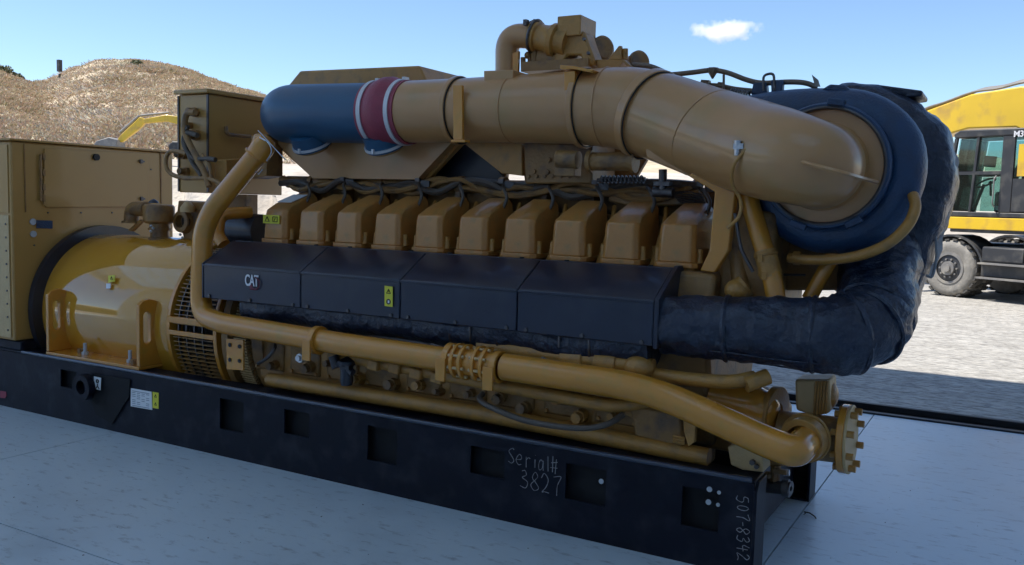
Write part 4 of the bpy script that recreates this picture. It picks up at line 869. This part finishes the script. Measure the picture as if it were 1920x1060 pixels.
gp('mount_bolts', MB().bolt(P(1412,866,Y=.10),(0,-1,0),.012,.02).bolt(P(1420,874,Y=.10),(0,-1,0),.010,.02), 'dsteel', kind='stuff')
dv = gp('drain_valve', MB().cyl(P(1436,912,Y=.35),P(1472,916,Y=.33),.030,n=8).cyl(P(1468,915,Y=.33),P(1480,916,Y=.33),.040,n=20).ring(P(1480,916,Y=.33),(1,-.15,0),.012,.032,.008,20), 'dsteel')
gp('valve_top', MB().cyl(P(1452,905,Y=.35),P(1455,872,Y=.35),.022,n=8).obox(P(1462,884,Y=.33),.06,.02,.02).sph(P(1440,892,Y=.34),.02,6).cyl(P(1444,868,Y=.35),P(1470,866,Y=.35),.018,n=10), 'brown', parent=dv)
gp('steel_stub', MB().cyl(P(1470,886,Y=.38),P(1480,887,Y=.38),.014,n=10), 'steel', parent=dv)
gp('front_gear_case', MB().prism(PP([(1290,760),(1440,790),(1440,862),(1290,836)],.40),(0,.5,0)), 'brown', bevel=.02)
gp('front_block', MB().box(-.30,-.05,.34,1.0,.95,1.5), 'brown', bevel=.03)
# ================================================================== EXCAVATORS
def wheel(E, c, side, name='wheel', r=.535, w_=.27):
    x, y, z = c; s = side
    hub = part(name, MB().lathe((x,y,z),(0,s,0),[(0,.12),(.02,.29),(.10,.30),(.12,.31)],28), M['exc_black'], E)
    part('tyre', MB().lathe((x,y,z),(0,s,0),[(.0,.30),(.0,.33),(-.02,.40),(-.01,.47),(.03,.52),(.09,r),(w_-.09,r),(w_-.03,.52),(w_,.45),(w_,.30)],40), M['tyre'], hub, smooth=50)
    part('rim', MB().ring((x,y,z),(0,-s,0),.25,.30,.012,36).disc((x,y,z),(0,-s,0),.13,.05,24).disc((x,y,z),(0,-s,0),.07,.09,16), M['exc_grey'], hub)
    b = MB(); 
    for k in range(10): a = k*math.pi/5; b.bolt((x+.17*math.cos(a),y,z+.17*math.sin(a)),(0,-s,0),.018,.03)
    part('wheel_nuts', b, M['exc_grey'], hub, kind='stuff')
    t = MB()
    for k in range(22):
        a = 2*math.pi*k/22
        for h in (0,1):
            aa = a + h*math.pi/22
            t.obox((x+math.cos(aa)*(r+.005), y+s*(.075+h*(w_-.15)), z+math.sin(aa)*(r+.005)), .03, .15, .085, ay=-aa, az=0)
    part('tread_lugs', t, M['tread'], hub, kind='stuff')
    return hub
def rotp(px, pz, a, pts): 
    ca, sa = math.cos(a), math.sin(a); return [(px+ca*x-sa*z, pz+sa*x+ca*z) for x, z in pts]
def plateXZ(pts, y0, y1): return MB().prism([(x,y0,z) for x, z in pts], (0,y1-y0,0))
E = thing('wheeled_excavator', 'yellow wheeled excavator with black cab standing right of the machine outside', 'excavator')
for x in (.0, 2.75):
    for yy, sd in ((0,1),(.32,1),(2.45,-1),(2.13,-1)): wheel(E, (x,yy,.535), sd)
part('chassis', MB().box(-.5,3.3,.75,1.75,.62,1.02).box(.62,2.15,.0,.74,.42,.98).box(.62,2.15,1.76,2.4,.42,.98), M['exc_black'], E, bevel=.03)
part('step', MB().box(.64,2.1,-.14,-.005,.66,.69).box(.64,2.1,-.16,-.005,.40,.43), M['exc_grey'], E)
part('tool_box', MB().box(.66,1.4,-.03,-.004,.72,.96), M['exc_black'], E, bevel=.01)
for x in (0,2.75):
    fm = MB(); pr2 = [(x+math.cos(a)*.66,.535+math.sin(a)*.64) for a in np.linspace(.2,2.6,12)]; pr3 = [(x+math.cos(a)*.62,.535+math.sin(a)*.60) for a in np.linspace(2.6,.2,12)]
    part('mudguard', plateXZ(pr2+pr3, .02, .62), M['exc_black'], E); part('mudguard', plateXZ(pr2+pr3, 1.9, 2.45), M['exc_black'], E)
part('axle', MB().cyl((0,.2,.535),(0,2.3,.535),.12,n=14).cyl((2.75,.2,.535),(2.75,2.3,.535),.12,n=14), M['exc_black'], E)
part('dozer_blade', MB().box(-1.05,-.98,.2,2.3,.25,.80).box(-1.0,-.5,.9,1.1,.5,.62).box(-1.0,-.5,1.4,1.6,.5,.62), M['exc_black'], E, bevel=.01)
part('slew_ring', MB().disc((1.4,1.2,1.02),(0,0,1),.62,.20,32), M['exc_black'], E)
part('upper_deck', MB().prism([(-.05,.02,1.22),(-.05,.95,1.22),(.5,2.4,1.22),(3.9,2.4,1.22),(4.1,1.2,1.22),(3.9,.02,1.22)], (0,0,.10)), M['exc_black'], E, bevel=.02)
part('deck_skirt', MB().box(-.08,3.9,-.01,.02,1.28,1.50), M['bright_yellow'], E, bevel=.012)
part('engine_hood', MB().box(1.95,3.95,.02,2.4,1.50,2.25), M['bright_yellow'], E, bevel=.06)
part('counterweight', MB().prism([(3.951,.06,1.34),(3.951,2.36,1.34),(4.35,1.9,1.34),(4.42,1.2,1.34),(4.35,.5,1.34)], (0,0,.95)), M['exc_black'], E, bevel=.05)
# cab
cabx0, cabx1, cy0, cy1, cz0, cz1 = -.02, 1.72, .04, 1.02, 1.50, 3.06
cab = part('cab_frame', MB().box(-.05,cabx1,cy0,cy1,cz0,cz0+.10), M['exc_black'], E, bevel=.02)
part('cab_roof', MB().prism([(.10,cy0-.01,cz1-.10),(cabx1+.02,cy0-.01,cz1-.10),(cabx1+.02,cy0-.01,cz1+.02),(.2,cy0-.01,cz1+.04),(.08,cy0-.01,cz1-.03)], (0,cy1-cy0+.02,0)), M['exc_black'], cab, bevel=.02)
def pillar(xa, xb, w_, y):
    return MB().prism([(xa,y,cz0+.101),(xa+w_,y,cz0+.101),(xb+w_,y,cz1-.101),(xb,y,cz1-.101)], (0,.06,0))
for y in (cy0, cy1-.06):
    for xa, xb, w_ in ((-.05,.10,.06),(.46,.54,.05),(1.03,1.03,.22),(1.62,1.62,.10)):
        part('pillar', pillar(xa,xb,w_,y), M['exc_black'], cab, bevel=.008)
    part('crossbar', MB().box(.06,1.03,y+.003,y+.055,2.28,2.34), M['exc_black'], cab)
part('rear_panel', MB().box(1.26,1.61,cy0+.003,cy0+.05,1.62,2.2), M['exc_black'], cab)
part('yellow_panel', MB().box(1.33,1.60,cy0-.01,cy0+.002,2.24,2.80), M['bright_yellow'], cab)
for q in ([(.10,1.62),(.50,1.62),(.53,2.27),(.12,2.27)],[(.56,1.62),(1.02,1.62),(1.02,2.27),(.56,2.27)],[(.13,2.35),(.52,2.35),(.55,2.94),(.20,2.94)],[(.60,2.35),(1.02,2.35),(1.02,2.94),(.62,2.94)],[(1.13,2.22),(1.61,2.22),(1.61,2.94),(1.13,2.94)]):
    part('side_window', plateXZ(q, cy0+.02, cy0+.026), M['glass'], cab, smooth=0); part('side_window', plateXZ(q, cy1-.034, cy1-.028), M['glass'], cab, smooth=0)
part('windscreen', MB().prism([(.04,cy0+.07,1.61),(.05,cy0+.07,1.61),(.20,cy0+.07,2.95),(.19,cy0+.07,2.95)], (0,cy1-cy0-.14,0)), M['glass'], cab, smooth=0)
part('rear_window', MB().box(1.68,1.686,cy0+.07,cy1-.07,2.2,2.95), M['glass'], cab, smooth=0)
seat = part('seat', MB().box(.75,1.25,.35,.80,1.60,1.98).prism([(1.15,.37,1.98),(1.28,.37,1.98),(1.42,.37,2.65),(1.30,.37,2.68)], (0,.42,0)), M['exc_black'], cab, bevel=.04)
part('steering_wheel', MB().torus((.45,.55,2.15),(-.5,0,.9),.17,.018,24,8).cyl((.42,.55,2.12),(.25,.55,1.62),.03,n=8), M['exc_black'], cab)
part('monitor', MB().obox((.72,.2,2.52),.22,.05,.20,ay=.1), M['exc_black'], cab, bevel=.01)
part('joystick', MB().cyl((.72,.3,1.9),(.70,.3,2.12),.02,n=8).sph((.70,.3,2.14),.035,6), M['exc_black'], cab)
part('document', MB().box(.80,.95,.30,.31,1.64,1.72), M['white'], cab)
part('mirror', MB().obox((-.12,-.12,2.62),.03,.14,.24).cyl((-.1,-.1,2.5),(.02,.05,2.35),.012,n=6), M['exc_black'], cab, bevel=.008)
part('handrail', MB().tube(fillet([(.98,.0,1.7),(.98,-.06,1.75),(.98,-.06,2.2),(.98,.0,2.25)],.03,3), .014, 6), M['exc_grey'], cab)
text_part('cab_lettering', 'M3', .17, (1.10,cy0-.013,cz1-.135), (1,0,0), (0,0,1), M['logo_white'], cab, sx=1, ext=.001) if False else None
part('side_tank', MB().box(1.9,2.6,-.008,.018,1.52,2.2), M['bright_yellow'], E, bevel=.02)
# boom beyond the cab
bo = part('boom', plateXZ([(2.1,1.9),(1.85,3.1),(1.35,3.80),(.4,3.98),(-.6,3.92),(-2.2,3.5),(-3.1,2.85),(-3.2,2.35),(-2.9,2.35),(-2.0,2.95),(-.6,3.25),(.35,3.22),(.95,2.9),(1.35,2.3),(1.6,1.6)], 1.22, 1.62), M['bright_yellow'], E, bevel=.03)
part('boom_cylinder', MB().cyl((.3,1.12,2.0),(1.05,1.12,3.3),.075,n=16).cyl((1.05,1.12,3.3),(1.20,1.12,3.60),.04,n=12), M['exc_grey'], E)
part('pivot_pin', MB().cyl((1.22,1.05,3.60),(1.22,1.7,3.60),.10,n=20).cyl((1.22,1.0,3.60),(1.22,1.06,3.60),.13,n=20), M['exc_grey'], bo)
hz = MB()
for k in range(4): hz.tube(spline([(-2.9,1.3+k*.07,3.05),(-1.8,1.3+k*.07,3.66+k*.01),(-1.2,1.3+k*.07,3.82-k*.01),(-.6,1.3+k*.07,3.97+k*.02),(-.1,1.3+k*.07,3.99+k*.025),(.4,1.3+k*.07,4.06+.03*k),(1.0,1.3+k*.07,4.06+.04*k),(1.5,1.3+k*.07,3.85),(1.95,1.3+k*.07,3.1)],5), .025, 7)
part('hydraulic_hose', hz, M['exc_grey'], bo)
part('stick', plateXZ([(-3.3,2.9),(-2.9,3.0),(-2.75,2.5),(-3.6,.9),(-3.8,.9),(-3.35,2.4)], 1.28, 1.56), M['bright_yellow'], E, bevel=.02)
part('bucket', MB().prism([(-3.6,.95,1.0),(-3.2,.95,.75),(-3.05,.95,.25),(-3.5,.95,.02),(-3.95,.95,.25),(-3.9,.95,.9)], (0,.95,0)), M['exc_grey'], E, bevel=.02)
th = math.radians(30)
E.location = P(1775,556,Z=-.012) ; E.rotation_euler = (0,0,-th)
# "M3" on the cab, kept on its rear pillar
text_part('cab_lettering', 'M3', .15, (1.22,cy0-.016,2.93), (1,0,0), (0,0,1), M['logo_white'], None, sx=1, ext=.001)
tl = COL.objects[-1] if COL.objects[-1].name.startswith('cab_lettering') else bpy.data.objects['cab_lettering']
lc_ = tl.location.copy(); tl.parent = cab; tl.location = lc_ - cab.location
cab.location.x -= .19

F = thing('crawler_excavator', 'yellow crawler excavator parked beyond the generator with its arm reaching left', 'excavator')
for y in (-1.1, 1.1):
    prf = [(-1.7,.05),(1.7,.05),(2.0,.25),(2.05,.55),(1.8,.8),(-1.8,.8),(-2.05,.55),(-2.0,.25)]
    part('track', plateXZ(prf, y-.25, y+.25), M['exc_black'], F, bevel=.06)
part('undercarriage', MB().box(-1.0,1.0,-.85,.85,.3,.95), M['exc_black'], F, bevel=.03)
part('house', MB().box(-.6,2.3,-1.25,1.25,1.05,2.1), M['bright_yellow'], F, bevel=.08)
part('counterweight', MB().box(2.31,2.8,-1.25,1.25,1.1,2.1), M['exc_black'], F, bevel=.08)
c2 = part('cab', MB().box(-1.1,.5,-1.25,-.35,1.2,2.75), M['exc_black'], F, bevel=.06)
part('side_window', MB().box(-.9,.3,-1.27,-1.255,1.75,2.55), M['glass'], c2)
part('boom', plateXZ([(-.2,1.1),(.1,1.6),(-1.1,2.3),(-2.7,2.45),(-4.1,2.15),(-4.1,1.9),(-2.7,2.05),(-1.4,1.8)], -.12, .28), M['bright_yellow'], F, bevel=.03)
part('arm_cylinder', MB().cyl((-2.6,.1,2.6),(-4.3,.1,2.38),.07,n=10), M['exc_grey'], F)
part('stick', plateXZ([(-3.9,2.15),(-4.3,2.28),(-5.5,1.15),(-5.8,.75),(-5.4,.75),(-4.2,1.7)], -.08, .24), M['bright_yellow'], F, bevel=.03)
part('bucket_cylinder', MB().cyl((-4.4,.1,2.36),(-5.6,.1,1.32),.09,n=10), M['exc_grey'], F)
part('bucket', MB().prism([(-5.5,-.5,.85),(-6.0,-.5,1.0),(-6.8,-.5,.75),(-7.1,-.5,.25),(-6.5,-.5,.1),(-5.6,-.5,.2)], (0,1.15,0)), M['exc_grey'], F, bevel=.04)
Fp = P(395,300,Y=24); F.rotation_euler = (0,0,math.radians(28)); F.location = (Fp.x, Fp.y, hgt(Fp.x, Fp.y)+.55); F.scale = (.72,.72,.72)
# ================================================================== HILL VEGETATION
rng = np.random.default_rng(5)
def tufts(n, rho0, rho1, th0, th1, hmin, hmax, blades, spread):
    vs, fs = [], []
    for i in range(n):
        rho = math.sqrt(rng.uniform(rho0**2, rho1**2)); t_ = math.radians(rng.uniform(th0, th1)); x, y = -rho*math.sin(t_), rho*math.cos(t_)
        dens = noise.noise(Vector((x*.15, y*.15, 9)))
        if dens < -.25 and rng.random() < .6: continue
        z = hgt(x, y)-.08; hh_ = rng.uniform(hmin, hmax)*(1.3 if dens > .2 else 1)
        o = len(vs); base = None
        for b in range(blades):
            a = rng.uniform(0, 6.28); le = rng.uniform(.2,1)*spread*hh_; w_ = hh_*.16
            bx, by = x+rng.normal()*hh_*.22, y+rng.normal()*hh_*.22; px, py = math.cos(a+1.57)*w_, math.sin(a+1.57)*w_
            k = len(vs); tx, ty, tz = bx+math.cos(a)*le, by+math.sin(a)*le, z+hh_*rng.uniform(.5,1.05)
            vs += [(bx-px,by-py,z),(bx+px,by+py,z),(tx+px*.8,ty+py*.8,(z+tz)/2+hh_*.2),(tx,ty,tz)]
            fs.append((k,k+1,k+2,k+3))
    mb = MB(); mb.v = vs; mb.f = fs; return mb
def fast(name, mb, m, **k):
    me = bpy.data.meshes.new(name); me.from_pydata(mb.v, [], mb.f); me.update(); me.materials.append(m)
    o = bpy.data.objects.new(name, me); COL.objects.link(o); return setp(o, **k)
fast('dry_brush', tufts(60000, 46, 97, 38, 66, .08, .30, 6, 1.6), M['brush'], label='dry tan and pinkish brush covering the hillside', cat='brush', kind='stuff')
fast('bank_weeds', tufts(7000, 43, 52, 36, 66, .1, .35, 6, 1.2), M['brush'], label='straw coloured weeds along the foot of the hillside', cat='weeds', kind='stuff')
def bush(u, v, s, label, rho=88):
    d = ray(u, v); t = rho/math.hypot(d.x, d.y); x, y = CAM.x+d.x*t, CAM.y+d.y*t; z = hgt(x, y)
    T = thing('shrub', label, 'shrub', (x, y, z-.2)); rr = random.Random(int(u)+1); mb = MB()
    for k in range(5):
        a = rr.uniform(0,6.28); mb.cyl((x,y,z-.2),(x+math.cos(a)*s*.5,y+math.sin(a)*s*.5,z+s*.6),.04,.015,n=6)
    part('stem', mb, M['bark'], T)
    lv = MB()
    for k in range(900):
        a, e_, r_ = rr.uniform(0,6.28), rr.uniform(-.2,1.4), s*rr.random()**.4*(1+.3*math.sin(k)); c = V(x+math.cos(a)*math.cos(e_)*r_, y+math.sin(a)*math.cos(e_)*r_, z+s*.35+math.sin(e_)*r_*.6)
        q = .07+.08*rr.random(); ax_ = Vector((rr.gauss(0,1),rr.gauss(0,1),rr.gauss(0,1))).normalized(); b_ = ax_.orthogonal().normalized(); c_ = ax_.cross(b_)
        lv.add([c-b_*q, c+c_*q*.6, c+b_*q, c-c_*q*.6], [(0,1,2,3)])
    part('foliage', lv, M['leaf'], T, smooth=0)
bush(6,140,.8,'dark green shrub on the ridge at the far left edge'); bush(30,146,.5,'low green shrub just right of the leftmost ridge shrub')
bush(256,103,.45,'small grey green shrub on the crown of the round hill')
q = P(112,152,Y=50); zz = hgt(q.x,q.y)
d = ray(112,152); t = 88/math.hypot(d.x,d.y); px_, py_ = CAM.x+d.x*t, CAM.y+d.y*t; pz_ = hgt(px_,py_)
po_ = thing('marker_post', 'thin dark post standing on the saddle left of the round hill', 'post', (px_,py_,pz_-.2))
part('post', MB().cyl((px_,py_,pz_-.3),(px_,py_,pz_+.4),.10,n=8), M['bark'], po_); part('post_head', MB().box(px_-.16,px_+.16,py_-.16,py_+.16,pz_+.6,pz_+1.6), M['exc_black'], po_)
# ================================================================== CLOUD
m, n, b = new('cloud vapour'); L = n.links; n.nodes.remove(b)
pv_ = n.nodes.new('ShaderNodeVolumePrincipled'); L.new(pv_.outputs[0], n.nodes['Material Output'].inputs['Volume'])
tc_ = n.nodes.new('ShaderNodeTexCoord'); nz = n.nodes.new('ShaderNodeTexNoise'); nz.inputs['Scale'].default_value = .13; nz.inputs['Detail'].default_value = 5
L.new(tc_.outputs['Object'], nz.inputs[0]); ln = n.nodes.new('ShaderNodeVectorMath'); ln.operation = 'LENGTH'; mp = n.nodes.new('ShaderNodeMapping'); mp.inputs['Scale'].default_value = (1/27,1/14,1/8.5)
L.new(tc_.outputs['Object'], mp.inputs[0]); L.new(mp.outputs[0], ln.inputs[0])
su = n.nodes.new('ShaderNodeMath'); su.operation = 'SUBTRACT'; L.new(nz.outputs[0], su.inputs[0])
ml = n.nodes.new('ShaderNodeMath'); ml.operation = 'MULTIPLY'; L.new(ln.outputs['Value'], ml.inputs[0]); ml.inputs[1].default_value = .62; L.new(ml.outputs[0], su.inputs[1])
mr = n.nodes.new('ShaderNodeMapRange'); mr.inputs[1].default_value = .0; mr.inputs[2].default_value = .35; mr.inputs[3].default_value = 0; mr.inputs[4].default_value = .16; L.new(su.outputs[0], mr.inputs[0]); L.new(mr.outputs[0], pv_.inputs['Density'])
pv_.inputs['Color'].default_value = (.98,.98,1,1); pv_.inputs['Anisotropy'].default_value = .1
cp = P(1357,58,Y=600)
cl = part('cloud', MB().sph(cp,1,12,sx=30,sy=16,sz=10), m, smooth=60)
setp(cl, 'small white puffy cloud alone in the blue sky', 'cloud')
cl.rotation_euler = (0,0,.25)
print('tris', sum(len(o.data.polygons) for o in bpy.data.objects if o.type == 'MESH'), 'objs', len(bpy.data.objects))
